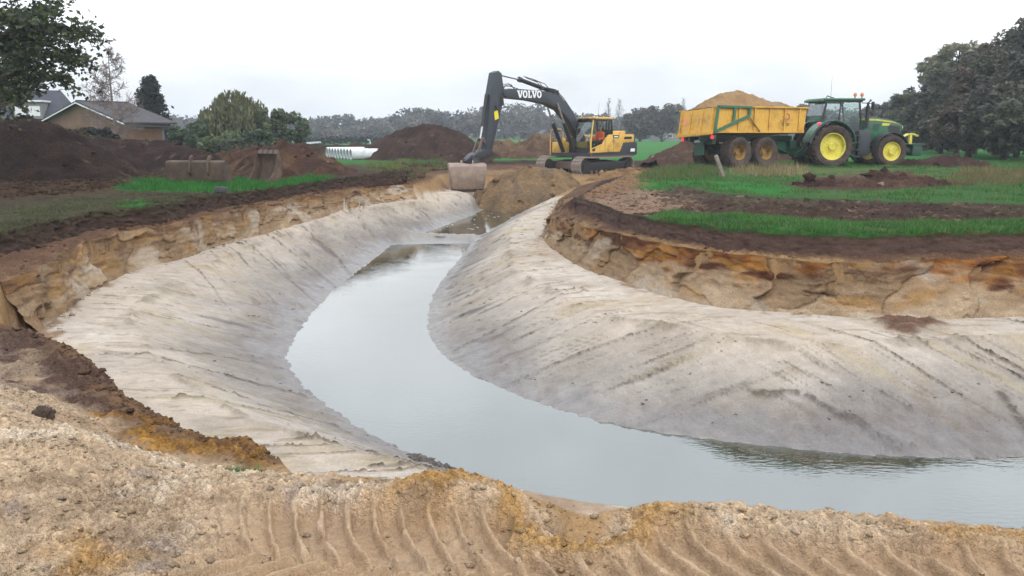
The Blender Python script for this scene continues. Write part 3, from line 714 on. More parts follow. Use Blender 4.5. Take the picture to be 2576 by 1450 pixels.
# ------------------------------------------------------------------ mesh kit
class MB:
    def __init__(s): s.bm = bmesh.new()
    def _xf(s, vs, M):
        if M is not None: bmesh.ops.transform(s.bm, matrix=M, verts=vs)
        return s
    def box(s, c, d, bev=0.0, rot=None, taper=None):
        r = bmesh.ops.create_cube(s.bm, size=1.0); vs = r['verts']
        for v in vs:
            k = taper if (taper and v.co.z > 0) else (1, 1)
            v.co = Vector((v.co.x * d[0] * k[0], v.co.y * d[1] * k[1], v.co.z * d[2]))
        if bev:
            es = list({e for v in vs for e in v.link_edges})
            q = bmesh.ops.bevel(s.bm, geom=es, offset=bev, segments=2, affect='EDGES', profile=0.6)
            vs = list({v for f in q['faces'] for v in f.verts} | {v for v in vs if v.is_valid})
        M = Matrix.Translation(c)
        if rot is not None: M = M @ rot
        return s._xf(vs, M)
    def prism(s, poly, y0, y1, axis='y', bev=0.0):
        """closed outline in x,z (axis y), x,y (axis z) or y,z (axis x), given thickness"""
        def pt(p, h):
            return {'y': (p[0], h, p[1]), 'z': (p[0], p[1], h), 'x': (h, p[0], p[1])}[axis]
        A = [s.bm.verts.new(pt(p, y0)) for p in poly]; B = [s.bm.verts.new(pt(p, y1)) for p in poly]
        n = len(poly); fs = [s.bm.faces.new(A), s.bm.faces.new(B[::-1])]
        for i in range(n): fs.append(s.bm.faces.new((A[i], B[i], B[(i + 1) % n], A[(i + 1) % n])))
        bmesh.ops.recalc_face_normals(s.bm, faces=fs)
        if bev:
            bmesh.ops.bevel(s.bm, geom=[e for f in fs[:2] for e in f.edges], offset=bev, segments=2, affect='EDGES', profile=0.6)
        return s
    def cyl(s, p0, p1, r0, r1=None, seg=14, cap=True):
        r1 = r0 if r1 is None else r1
        p0, p1 = Vector(p0), Vector(p1); d = p1 - p0; L = d.length
        q = bmesh.ops.create_cone(s.bm, cap_ends=cap, segments=seg, radius1=r0, radius2=r1, depth=L)
        M = Matrix.Translation((p0 + p1) / 2) @ d.to_track_quat('Z', 'Y').to_matrix().to_4x4()
        return s._xf(q['verts'], M)
    def tube(s, pts, r, seg=8):
        pts = [Vector(p) for p in pts]; rs = r if isinstance(r, (list, tuple)) else [r] * len(pts)
        rings = []
        up = Vector((0, 0, 1))
        for i, p in enumerate(pts):
            t = (pts[min(i + 1, len(pts) - 1)] - pts[max(0, i - 1)]).normalized()
            a = t.cross(up) if abs(t.dot(up)) < .95 else t.cross(Vector((1, 0, 0)))
            a.normalize(); b = t.cross(a)
            rings.append([s.bm.verts.new(p + (a * math.cos(k * 2 * math.pi / seg) + b * math.sin(k * 2 * math.pi / seg)) * rs[i]) for k in range(seg)])
        fs = []
        for A, B in zip(rings[:-1], rings[1:]):
            for k in range(seg): fs.append(s.bm.faces.new((A[k], A[(k + 1) % seg], B[(k + 1) % seg], B[k])))
        fs.append(s.bm.faces.new(rings[0][::-1])); fs.append(s.bm.faces.new(rings[-1]))
        bmesh.ops.recalc_face_normals(s.bm, faces=fs)
        return s
    def lathe(s, prof, o=(0, 0, 0), axis='y', seg=28, close=True):
        """prof: (radius, offset along axis)"""
        rings = []
        for r, h in prof:
            ring = []
            for k in range(seg):
                a = k * 2 * math.pi / seg; c, q = math.cos(a) * r, math.sin(a) * r
                p = {'y': (c, h, q), 'z': (c, q, h), 'x': (h, c, q)}[axis]
                ring.append(s.bm.verts.new((p[0] + o[0], p[1] + o[1], p[2] + o[2])))
            rings.append(ring)
        fs = []
        prs = list(zip(rings[:-1], rings[1:])) + ([(rings[-1], rings[0])] if close else [])
        for A, B in prs:
            for k in range(seg): fs.append(s.bm.faces.new((A[k], A[(k + 1) % seg], B[(k + 1) % seg], B[k])))
        bmesh.ops.recalc_face_normals(s.bm, faces=fs)
        return s
    def mesh(s, name, mat, smooth=35):
        me = bpy.data.meshes.new(name); s.bm.to_mesh(me); s.bm.free()
        if mat: me.materials.append(mat)
        if smooth:
            me.polygons.foreach_set('use_smooth', np.ones(len(me.polygons), dtype=bool))
            try: me.set_sharp_from_angle(angle=R(smooth))
            except Exception: pass
        return me
    def build(s, name, mat, parent=None, smooth=35):
        return link(name, s.mesh(name, mat, smooth), None, parent)

MUD = tuple(alb(120, 100, 82))
M_YEL = paint('machine_yellow', (0.66, 0.40, 0.08), .5, dirt=MUD, dirt_amt=.45, scale=2.2)
M_GRY = paint('machine_grey', (0.028, 0.033, 0.042), .5, dirt=tuple(alb(84, 80, 78)), dirt_amt=.35, scale=2.0)
M_BLK = paint('black_coat', (0.018, 0.018, 0.02), .5, dirt=tuple(alb(70, 64, 60)), dirt_amt=.4, scale=3)
M_STEEL = paint('worn_steel', tuple(alb(130, 118, 112)), .55, .25, dirt=MUD, dirt_amt=.6, scale=3, bump=.2)
M_CHROME = paint('piston_rod', (0.5, 0.5, 0.52), .25, .9, scale=4)
M_SHOE = paint('track_shoe_steel', tuple(alb(186, 176, 166)), .75, .0, dirt=tuple(alb(150, 132, 112)), dirt_amt=.5, scale=5, bump=.3)
M_BUCK = paint('muddy_bucket_steel', tuple(alb(164, 146, 136)), .8, 0, dirt=tuple(alb(196, 178, 158)), dirt_amt=.6, scale=3.5, bump=.5)
M_WHT = paint('white_lettering', (0.8, 0.8, 0.8), .5)
M_GRN = paint('tractor_green', (0.018, 0.11, 0.05), .4, dirt=tuple(alb(90, 88, 72)), dirt_amt=.5, scale=2.5)
M_DGRN = paint('chassis_green', (0.012, 0.06, 0.036), .5, dirt=tuple(alb(70, 72, 60)), dirt_amt=.4, scale=2.5)
M_TYEL = paint('tractor_yellow', (0.62, 0.52, 0.06), .4, dirt=tuple(alb(140, 122, 72)), dirt_amt=.35, scale=5)
M_TRLY = paint('trailer_yellow', (0.58, 0.31, 0.035), .55, dirt=tuple(alb(150, 110, 74)), dirt_amt=.45, scale=1.6)
M_TRLG = paint('trailer_green', (0.02, 0.115, 0.06), .45, dirt=tuple(alb(60, 76, 56)), dirt_amt=.3, scale=3)
M_RUB = paint('muddy_rubber', tuple(alb(60, 52, 52)), .9, dirt=tuple(alb(112, 94, 80)), dirt_amt=.75, scale=3.5, bump=.4)
M_RIMO = paint('ochre_rim', (0.30, 0.165, 0.035), .6, dirt=tuple(alb(74, 60, 52)), dirt_amt=.5, scale=5)
M_RUST = paint('bucket_brown', tuple(alb(96, 80, 70)), .75, .1, dirt=tuple(alb(140, 120, 100)), dirt_amt=.55, scale=3.5, bump=.3)
def glass_mat(name, tint=(.55, .62, .6), k=.35):
    m, n, l, b = nodes_mat(name)
    n.remove(b); out = n['Material Output']
    tr = n.new('ShaderNodeBsdfTransparent'); tr.inputs[0].default_value = (*tint, 1)
    gl = n.new('ShaderNodeBsdfGlossy'); gl.inputs['Roughness'].default_value = .04; gl.inputs[0].default_value = (.9, .95, 1, 1)
    fr = n.new('ShaderNodeFresnel'); fr.inputs[0].default_value = 1.6
    ge = n.new('ShaderNodeNewGeometry'); sb = n.new('ShaderNodeMath'); sb.operation = 'SUBTRACT'; sb.use_clamp = True; l.new(mapr(n, l, fr.outputs[0], 0, 1, .03, 1), sb.inputs[0]); l.new(ge.outputs['Backfacing'], sb.inputs[1])
    mx = n.new('ShaderNodeMixShader'); l.new(sb.outputs[0], mx.inputs[0])
    df = n.new('ShaderNodeBsdfDiffuse'); df.inputs[0].default_value = (*alb(150, 150, 140), 1)
    t = noise_node(n, l, 4, 4, .6)
    m2 = n.new('ShaderNodeMixShader'); l.new(mapr(n, l, t.outputs['Fac'], .4, .75, .02, k), m2.inputs[0])
    l.new(tr.outputs[0], mx.inputs[1]); l.new(gl.outputs[0], mx.inputs[2])
    l.new(mx.outputs[0], m2.inputs[1]); l.new(df.outputs[0], m2.inputs[2]); l.new(m2.outputs[0], out.inputs['Surface'])
    return m
M_GLASS = glass_mat('cab_glass', (.88, .92, .91), .06)
def lamp_mat(name, c, strength):
    m, n, l, b = nodes_mat(name)
    b.inputs['Base Color'].default_value = (*c, 1); b.inputs['Roughness'].default_value = .25
    b.inputs['Emission Color'].default_value = (*c, 1); b.inputs['Emission Strength'].default_value = strength
    return m
M_RED = lamp_mat('lit_rear_lamp', (1.0, .04, .06), 1.2)
M_HEAD = lamp_mat('headlamp', (.8, .85, .9), .35)
M_AMB = paint('beacon_lens', (0.55, 0.16, 0.06), .3)

def wheel(parent, c, r, w, rim_r, mat_rim, side, lugs=22, dish=.12, hub=.16, bolts=8, deep=False):
    """tyre with lugs under the vehicle; rim and hub cap are its sub-parts. side: +1 / -1 = outer face along y"""
    m = MB()
    h = w / 2
    prof = [(rim_r, -h * .72), (rim_r + .05, -h * .86), (r * .80, -h), (r * .93, -h * .97), (r * .975, -h * .8), (r * .985, 0), (r * .975, h * .8), (r * .93, h * .97), (r * .80, h), (rim_r + .05, h * .86), (rim_r, h * .72)]
    m.lathe(prof, (0, 0, 0), 'y', 40)
    for k in range(lugs):
        for sg in (-1, 1):
            a = (k + (.5 if sg > 0 else 0)) * 2 * math.pi / lugs
            M = Matrix.Rotation(-a, 4, 'Y') @ Matrix.Translation((0, sg * h * .47, r * .985)) @ Matrix.Rotation(R(38) * sg, 4, 'Z')
            q = bmesh.ops.create_cube(m.bm, size=1.0)['verts']
            bmesh.ops.transform(m.bm, matrix=M @ Matrix.Diagonal((.05 * r + .015, h * 1.15, r * .055, 1)), verts=q)
    t = m.build('wheel', M_RUB, parent, 40); t.location = c
    m = MB(); o = side
    if deep: prof = [(rim_r, o * h * .80), (rim_r * .93, o * h * .70), (rim_r * .86, o * h * .2), (rim_r * .80, -o * h * .05), (rim_r * .45, -o * h * .1), (rim_r * .42, o * h * .1), (.001, o * h * .12), (.001, -o * h * .3), (rim_r, -o * h * .5)]
    else: prof = [(rim_r, o * h * .80), (rim_r * .94, o * h * .78), (rim_r * .88, o * h * (.6 - dish)), (rim_r * .55, o * h * (.52 - dish)), (rim_r * .34, o * h * (.62 - dish)), (.001, o * h * (.62 - dish)), (.001, -o * h * .4), (rim_r, -o * h * .5)]
    m.lathe(prof, (0, 0, 0), 'y', 36, close=True); m.build('rim', mat_rim, t, 30)
    m = MB()
    yb = o * h * (.12 if deep else (.62 - dish))
    m.cyl((0, yb - o * .02, 0), (0, yb + o * .07, 0), hub, hub * .85, 16)
    for k in range(bolts):
        a = k * 2 * math.pi / bolts; rb = hub * 1.35
        m.cyl((math.cos(a) * rb, yb - o * .03, math.sin(a) * rb), (math.cos(a) * rb, yb + o * .035, math.sin(a) * rb), .022, None, 6)
    m.build('hub', mat_rim, t, 30)
    return t

# ------------------------------------------------------------------ excavator
EX = empty('excavator', (3.85, 45.0, -.62), R(225))
tag(EX, 'yellow and grey crawler excavator with raised black boom standing beyond the ditch', 'excavator')
def crawler(yc):
    m = MB()
    m.prism([(-1.75, .28), (1.75, .28), (1.95, .5), (1.6, .72), (-1.6, .72), (-1.95, .5)], yc - .17, yc + .17, bev=.02)
    tr = m.build('crawler_track', M_BLK, EX)
    def part(name, mm, mat): return mm.build(name, mat, tr)
    part('idler', MB().cyl((1.72, yc - .2, .49), (1.72, yc + .2, .49), .36, None, 22).cyl((1.72, yc - .24, .49), (1.72, yc + .24, .49), .15, None, 14), M_BLK)
    part('sprocket', MB().cyl((-1.72, yc - .2, .49), (-1.72, yc + .2, .49), .36, None, 18).cyl((-1.72, yc - .26, .49), (-1.72, yc + .26, .49), .2, None, 14), M_BLK)
    for k in range(7):
        x = -1.2 + k * .4
        part('track_roller', MB().cyl((x, yc - .22, .2), (x, yc + .22, .2), .11, None, 12), M_STEEL)
    # shoes round the loop
    rl, xl = .46, 1.72; per = 4 * xl + 2 * math.pi * rl; n = 46
    sm = MB().box((0, 0, 0), (per / n * .96, .60, .035)).box((-per / n * .3, 0, .035), (.022, .60, .045)).box((per / n * .05, 0, .03), (.02, .60, .03)).mesh('track_shoe', M_SHOE)
    for k in range(n):
        q = (k + .5) * per / n
        if q < 2 * xl: x, z, a = -xl + q, .49 + rl, 0.0; z += -.03 * math.cos(x / xl * 1.5)
        elif q < 2 * xl + math.pi * rl: t = (q - 2 * xl) / rl; x, z, a = xl + rl * math.sin(t), .49 + rl * math.cos(t), t
        elif q < 4 * xl + math.pi * rl: x, z, a = xl - (q - 2 * xl - math.pi * rl), .49 - rl, math.pi
        else: t = (q - 4 * xl - math.pi * rl) / rl; x, z, a = -xl - rl * math.sin(t), .49 - rl * math.cos(t), math.pi + t
        o = link('track_shoe', sm, None, tr); o.location = (x, yc, z); o.rotation_euler = (0, a, 0)
crawler(1.2); crawler(-1.2)
MB().box((0, 0, .62), (1.7, 1.9, .26), .04).prism([(1.3, .35), (1.3, .72), (.6, .8), (-.6, .8), (-1.3, .72), (-1.3, .35)], -.95, .95).build('undercarriage', M_STEEL, EX)
MB().cyl((0, 0, .75), (0, 0, .98), .72, .7, 32).build('slewing_ring', M_BLK, EX)
MB().prism([(1.25, -1.3), (1.35, 1.35), (-2.35, 1.35), (-2.6, .8), (-2.6, -.8), (-2.35, -1.35)], .96, 1.14, 'z').build('platform', M_GRY, EX)
MB().prism([(-2.32, 1.12), (-.35, 1.12), (-.35, 1.98), (-.5, 2.08), (-2.22, 2.08), (-2.32, 1.98)], -1.3, 1.3, bev=.03).build('engine_housing', M_YEL, EX)
MB().prism([(-2.3, -1.33), (-2.3, 1.33), (-2.62, 1.2), (-2.82, .7), (-2.86, 0), (-2.82, -.7), (-2.62, -1.2)], 1.0, 1.98, 'z', bev=.06).build('counterweight', M_GRY, EX)
MB().box((-1.35, .55, 2.17), (1.15, 1.1, .2), .05).build('engine_hood', M_YEL, EX)
MB().cyl((-1.75, .1, 2.1), (-1.75, .1, 2.66), .055, None, 12).tube([(-1.75, .1, 2.62), (-1.75, .1, 2.72), (-1.82, .1, 2.8), (-1.95, .1, 2.83)], .06).build('exhaust_pipe', M_BLK, EX)
MB().box((-.62, .9, 2.2), (.35, .5, .28), .03).build('air_intake', M_BLK, EX)
# left side panels (outside of the housing)
Y1 = 1.302
sd = MB().prism([(1.18, 1.38), (.30, 1.62), (.10, 1.88), (-.25, 2.085), (-2.30, 2.10), (-2.33, 1.70), (-1.42, 1.67), (-1.15, 1.22), (1.18, 1.17)], Y1, Y1 + .045, bev=.012).build('side_panel', M_YEL, EX)
MB().prism([(-1.50, 1.97), (-2.14, 1.98), (-2.10, 1.85), (-1.46, 1.85)], Y1 + .047, Y1 + .056).build('vent', M_BLK, sd)
MB().prism([(-.52, 2.05), (-1.06, 2.06), (-1.00, 1.90), (-.56, 1.90)], Y1 + .047, Y1 + .058).build('name_plate', M_GRY, sd)
MB().prism([(-.60, 2.00), (-.96, 2.005), (-.94, 1.945), (-.62, 1.945)], Y1 + .060, Y1 + .064).build('name_plate_lettering', M_WHT, sd)
MB().prism([(.10, 1.18), (.088, 1.18), (.088, 1.86), (.10, 1.86)], Y1 + .046, Y1 + .050).build('panel_joint', M_BLK, sd)
MB().prism([(-.60, 1.18), (-.612, 1.18), (-.612, 1.89), (-.60, 1.89)], Y1 + .046, Y1 + .050).build('panel_joint', M_BLK, sd)
MB().prism([(1.10, 1.36), (.88, 1.42), (.88, 1.28), (1.10, 1.25)], Y1 + .047, Y1 + .058).build('marker_lamp', M_BLK, sd)
lp = MB().prism([(-1.17, 1.20), (-1.43, 1.65), (-2.62, 1.68), (-2.62, 1.03), (-.2, 1.03), (-.2, 1.20)], Y1, Y1 + .035, bev=.01).build('lower_side_panel', M_GRY, EX)
MB().prism([(-2.08, 1.36), (-2.42, 1.36), (-2.42, 1.20), (-2.04, 1.20)], Y1 + .037, Y1 + .044).build('notice_label', M_WHT, lp)
MB().box((-.55, Y1 + .03, 1.0), (3.7, .05, .07)).build('side_rail', M_STEEL, EX)
# cab
def cab_frame():
    m = MB()
    x0, x1, y0, y1, z0, z1 = -.55, 1.18, .34, 1.30, 1.14, 2.86
    pl = [(x1, y0), (x1, y1), (x0, y0), (x0, y1)]
    for (x, y) in pl:
        top = (x - .16 if x > 0 else x + .1, y, z1 - .03)
        m.tube([(x, y, z0), (x, y, z0 + .6), top], .045, 6)
    m.box((.3, y1, z0 + .04), (1.7, .06, .1)).box((.3, y0, z0 + .04), (1.7, .06, .1)).box((x1, .82, z0 + .1), (.06, .96, .22)).box((x0, .82, z0 + .35), (.06, .96, .7))
    m.box((-.05, y1, z0 + .9), (.05, .05, 1.5)).box((.3, .82, z1 - .06), (1.55, .98, .07))
    m.box((.5, .82, z0 + .02), (1.36, .94, .05)).box((1.0, .82, z1 - .12), (.12, .9, .1)).box((1.19, .82, 1.23), (.08, .98, .4))
    return m
cb = cab_frame().build('cab', M_BLK, EX)
MB().box((.18, .82, 2.90), (1.55, 1.02, .11), .045).build('cab_roof', M_YEL, cb)
MB().tube([(1.20, 1.33, 1.05), (1.20, 1.33, 1.75), (1.03, 1.33, 2.80)], .04, 8).build('front_post', M_YEL, cb)
MB().prism([(1.15, 1.25), (1.15, 1.74), (1.00, 2.8), (-.43, 2.8), (-.52, 1.7), (-.52, 1.25)], 1.29, 1.297).build('side_window', M_GLASS, cb, 0)
MB().prism([(1.21, 1.42), (1.21, 1.75), (1.05, 2.72), (1.04, 2.72), (1.20, 1.75), (1.20, 1.42)], .38, 1.26).build('windscreen', M_GLASS, cb, 0)
MB().prism([(1.14, 1.25), (1.14, 1.74), (1.00, 2.8), (-.43, 2.8), (-.52, 1.7), (-.52, 1.25)], .33, .337).build('side_window', M_GLASS, cb, 0)
MB().box((-.02, .8, 1.50), (.5, .5, .14), .04).box((-.28, .8, 1.9), (.14, .48, .75), .05).box((-.3, .8, 2.35), (.1, .28, .2), .04).build('operator_seat', M_BLK, cb)
MB().tube([(.75, .8, 1.2), (.8, .8, 1.75)], .03).cyl((.42, .55, 1.5), (.45, .55, 1.95), .02).build('control_console', M_BLK, cb)
MB().tube([(-.3, .55, 2.97), (-.3, .55, 3.02), (.9, .55, 3.02), (.9, .55, 2.97)], .018, 6).tube([(-.3, 1.15, 2.97), (-.3, 1.15, 3.02), (.9, 1.15, 3.02), (.9, 1.15, 2.97)], .018, 6).build('roof_guard', M_STEEL, cb)
MB().cyl((-.35, .5, 2.94), (-.42, .5, 3.75), .008, .004, 5).build('antenna', M_BLK, cb)
MB().box((1.12, .55, 2.83), (.1, .16, .1), .02).box((1.12, 1.05, 2.83), (.1, .16, .1), .02).cyl((-.52, 1.25, 2.82), (-.52, 1.25, 2.92), .06, None, 10).build('work_lamp', M_BLK, cb)
MB().box((1.22, 1.30, 1.06), (.14, .2, .26), .03).build('cab_step', M_STEEL, cb)
# toolbox side, handrails, mirror
MB().box((.85, -1.0, 1.42), (.75, .55, .55), .05).box((1.24, -1.0, 1.42), (.05, .3, .3), .015).build('tool_box', M_YEL, EX)
MB().box((.2, -1.0, 1.55), (.55, .6, .8), .04).build('fuel_tank', M_GRY, EX)
MB().tube([(1.3, -1.32, 1.05), (1.3, -1.32, 2.15), (1.22, -1.3, 2.32), (1.05, -1.3, 2.36), (.5, -1.3, 2.36), (.35, -1.3, 2.2), (.3, -1.3, 1.6)], .028, 8).build('handrail', M_YEL, EX)
MB().box((1.28, -.52, 1.75), (.05, .34, .34), .12).tube([(1.28, -.52, 1.6), (1.26, -.55, 1.35)], .025).build('lamp_bracket', M_YEL, EX)
# boom, arm, cylinders
BP = [(.45, 1.72), (.95, 2.12), (1.6, 2.80), (2.2, 3.27), (3.1, 3.55), (4.4, 3.70), (5.8, 3.76), (6.05, 3.8), (6.2, 3.96), (6.05, 4.14), (5.8, 4.2), (4.8, 4.2), (3.6, 4.17), (3.0, 4.13), (2.35, 3.98), (1.7, 3.62), (1.2, 3.1), (.75, 2.45), (.30, 1.98), (.25, 1.75)]
bo = MB().prism(BP, -.30, .20, bev=.02).build('boom', M_GRY, EX)
def slab_letters():
    m = MB(); T = .05; x0 = 0.0
    def P(poly): m.prism(poly, 0, .012)
    def V(x):
        P([(x - .02, .36), (x + .17, .36), (x + .17, .31), (x + .13, .31), (x + .20, .10), (x + .27, .31), (x + .23, .31), (x + .23, .36), (x + .38, .36), (x + .38, .31), (x + .345, .31), (x + .235, 0), (x + .145, 0), (x + .02, .31), (x - .02, .31)])
    def O(x):
        n = 20; vo, vi = [], []
        for k in range(n):
            a = k * 2 * math.pi / n
            vo.append((x + .165 + .165 * math.cos(a), .18 + .19 * math.sin(a))); vi.append((x + .165 + .075 * math.cos(a), .18 + .12 * math.sin(a)))
        for k in range(n):
            j = (k + 1) % n; P([vo[k], vo[j], vi[j], vi[k]])
    def L(x):
        P([(x, .36), (x + .17, .36), (x + .17, .31), (x + .13, .31), (x + .13, .06), (x + .21, .06), (x + .21, .13), (x + .27, .13), (x + .27, 0), (x, 0), (x, .05), (x + .045, .05), (x + .045, .31), (x, .31)])
    V(0); O(.37); L(.73); V(1.00); O(1.37)
    return m
le = slab_letters().build('lettering', M_WHT, bo, 0)
le.location = (5.3, .222, 3.79); le.rotation_euler = (0, R(-1.5), math.pi); le.scale = (.98, 1, .95)
MB().prism([(6.25, 4.86), (6.45, 4.98), (6.72, 4.88), (6.95, 3.95), (7.02, 3.3), (7.22, 1.9), (7.25, 1.4), (7.12, 1.25), (6.9, 1.3), (6.65, 2.1), (6.2, 3.5), (6.08, 3.95)], -.24, .14, bev=.02).build('arm', M_GRY, EX)
MB().prism([(6.52, 3.2), (6.76, 3.12), (6.70, 2.74), (6.46, 2.82)], .142, .150).build('warning_plate', paint('warning_yellow', (.7, .6, .02), .5), EX)
MB().cyl((2.35, -.05, 4.12), (4.9, -.05, 4.66), .10, None, 14).cyl((4.8, -.05, 4.64), (4.95, -.05, 4.67), .13, None, 14).prism([(2.15, 3.85), (2.6, 4.05), (2.5, 4.22), (2.25, 4.25)], -.18, .08).build('arm_cylinder', M_BLK, EX)
MB().cyl((4.9, -.05, 4.66), (6.35, -.05, 4.83), .05, None, 12).build('arm_piston', M_CHROME, EX)
for y in (-.42, .32):
    MB().cyl((1.30, y, 1.22), (2.1, y, 2.65), .105, None, 14).build('boom_cylinder', M_BLK, EX)
    MB().cyl((2.1, y, 2.65), (2.62, y, 3.62), .05, None, 12).build('boom_piston', M_CHROME, EX)
MB().cyl((7.05, -.05, 3.9), (7.32, -.05, 2.45), .085, None, 12).build('bucket_cylinder', M_BLK, EX)
MB().cyl((7.32, -.05, 2.45), (7.45, -.05, 1.9), .045, None, 10).build('bucket_piston', M_CHROME, EX)
for y in (-.2, .1): MB().prism([(7.38, 1.98), (7.52, 1.88), (7.85, 1.2), (7.72, 1.15)], y - .03, y + .03).prism([(7.38, 1.98), (7.5, 1.86), (7.1, 1.55), (7.02, 1.68)], y - .035, y - .005).build('bucket_link', M_STEEL, EX)
MB().prism([(6.9, 1.38), (7.3, 1.42), (8.0, 1.22), (8.3, 1.0), (7.6, .92), (6.85, 1.15)], -.3, .2, bev=.02).cyl((7.95, -.05, .8), (7.95, -.05, 1.05), .34, .3, 20).box((7.95, -.05, .78), (.9, .55, .1), .02, Matrix.Rotation(R(-8), 4, 'Y')).box((8.3, .1, 1.0), (.5, .12, .16), .03, Matrix.Rotation(R(35), 4, 'Y')).box((7.6, -.3, .92), (.45, .12, .14), .03, Matrix.Rotation(R(-40), 4, 'Z')).build('tilt_rotator', M_BLK, EX)
for k, (y, dz) in enumerate(((.02, 0), (-.06, .04), (.1, .02))):
    MB().tube([(3.6 + k * .1, y, 4.17), (3.0 + k * .1, y, 4.32 + dz), (2.5, y, 4.25 + dz), (1.9, y, 3.85 + dz), (1.2, y, 3.2 + dz), (.75, y, 2.55 + dz), (.4, y, 2.05)], .022, 6).build('hose', M_BLK, EX)
    MB().tube([(5.0 + k * .2, y, 4.2), (5.6, y, 4.32 + dz * 3), (6.0, y, 4.30 + dz * 2), (6.28, y + .1, 4.0), (6.2, y + .14, 3.45 - dz * 4), (6.5, y + .12, 3.2 - dz), (6.75, y + .1, 3.4)], .02, 6).build('hose', M_BLK, EX)
    MB().tube([(2.9 + k * .3, y, 4.3), (3.2 + k * .3, y, 4.52 + dz * 2), (4.1 + k * .2, y, 4.72), (4.6, y, 4.78 + dz)], .018, 6).build('hose', M_BLK, EX)
# ditch-cleaning bucket, turned on the rotator so that its back shows
def shell(prof, w, th, mat, name, parent, taper=0.0, sides=True):
    m = MB(); n = len(prof)
    inner = []
    for i, p in enumerate(prof):
        a, b = prof[max(0, i - 1)], prof[min(n - 1, i + 1)]
        tx, tz = b[0] - a[0], b[1] - a[1]; q = math.hypot(tx, tz)
        inner.append((p[0] - tz / q * th, p[1] + tx / q * th))
    def wy(p): return w / 2 * (1 - taper * (prof[0][1] - p[1]))
    VO = [[m.bm.verts.new((p[0], s * wy(p), p[1])) for s in (-1, 1)] for p in prof]
    VI = [[m.bm.verts.new((p[0], s * (wy(q_) - .02), p[1])) for s in (-1, 1)] for p, q_ in zip(inner, prof)]
    F = m.bm.faces.new
    for i in range(n - 1):
        F((VO[i][0], VO[i][1], VO[i + 1][1], VO[i + 1][0])); F((VI[i][0], VI[i + 1][0], VI[i + 1][1], VI[i][1]))
    for i in (0, n - 1): F((VO[i][0], VO[i][1], VI[i][1], VI[i][0]))
    for k in (0, 1):
        for i in range(n - 1): F((VO[i][k], VO[i + 1][k], VI[i + 1][k], VI[i][k]))
    bmesh.ops.recalc_face_normals(m.bm, faces=m.bm.faces[:])
    o = m.build(name, mat, parent)
    if sides:
        for s in (-1, 1):
            mm = MB(); A = []; B = []
            for p in prof: A.append(mm.bm.verts.new((p[0], s * (wy(p) + .001), p[1]))); B.append(mm.bm.verts.new((p[0], s * (wy(p) + .028), p[1])))
            fs = [mm.bm.faces.new(A), mm.bm.faces.new(B[::-1])]
            for i in range(n): fs.append(mm.bm.faces.new((A[i], B[i], B[(i + 1) % n], A[(i + 1) % n])))
            bmesh.ops.recalc_face_normals(mm.bm, faces=fs); mm.build('side_plate', mat, parent)
    return o
bk = empty('bucket', (8.3, -.05, .77)); bk.parent = EX; bk.rotation_euler = (0, 0, R(-225 + 98))
pf = [(.45, -.02), (.1, .02), (-.30, -.02), (-.46, -.12), (-.54, -.35), (-.50, -.75), (-.34, -1.10), (-.05, -1.22), (.25, -1.26)]
pf = pf[::-1]
b_ = shell([(p[0], p[1]) for p in pf], 1.40, .03, M_BUCK, 'bucket_shell', bk, 0.16)
MB().box((.27, 0, -1.26), (.12, 1.38, .03)).build('cutting_edge', M_STEEL, bk)
for y in (-.25, .25): MB().prism([(-.3, 0), (.3, 0), (.2, .16), (-.2, .16)], y - .03, y + .03).build('hanger_plate', M_BUCK, bk)
# ------------------------------------------------------------------ seated operator
def skin_figure(name, joints, bones, mats, pick, parent=None):
    me = bpy.data.meshes.new(name); names = list(joints)
    me.from_pydata([joints[k][0] for k in names], [(names.index(a), names.index(b)) for a, b in bones], [])
    o = bpy.data.objects.new(name, me); COL.objects.link(o)
    sk = o.modifiers.new('skin', 'SKIN'); sk.use_smooth_shade = True
    for i, k in enumerate(names):
        r = joints[k][1]; me.skin_vertices[0].data[i].radius = r if isinstance(r, tuple) else (r, r)
        me.skin_vertices[0].data[i].use_root = (i == 0)
    ss = o.modifiers.new('sub', 'SUBSURF'); ss.levels = ss.render_levels = 1
    dg = bpy.context.evaluated_depsgraph_get()
    nm = bpy.data.meshes.new_from_object(o.evaluated_get(dg))
    o.modifiers.clear(); o.data = nm; nm.materials.clear()
    for q in mats: nm.materials.append(q)
    for p in nm.polygons: p.material_index = pick(p.center); p.use_smooth = True
    return o
M_HIVIS = paint('hi_vis_orange', (0.95, 0.12, 0.02), .75)
b = M_HIVIS.node_tree.nodes['Principled BSDF']; b.inputs['Emission Strength'].default_value = 0
M_SKIN = paint('skin', (0.45, 0.26, 0.18), .6)
M_TROU = paint('dark_trousers', (0.02, 0.022, 0.03), .85)
M_HAIR = paint('dark_hair', (0.02, 0.015, 0.012), .8)
J = {'pelvis': ((0, 0, 0), (.15, .13)), 'waist': ((-.02, 0, .18), (.16, .13)), 'chest': ((-.02, 0, .40), (.19, .14)), 'neck': ((.0, 0, .56), .06), 'chin': ((.03, 0, .64), .075), 'head': ((.02, 0, .75), .10), 'crown': ((.0, 0, .84), .07)}
B_ = [('pelvis', 'waist'), ('waist', 'chest'), ('chest', 'neck'), ('neck', 'chin'), ('chin', 'head'), ('head', 'crown')]
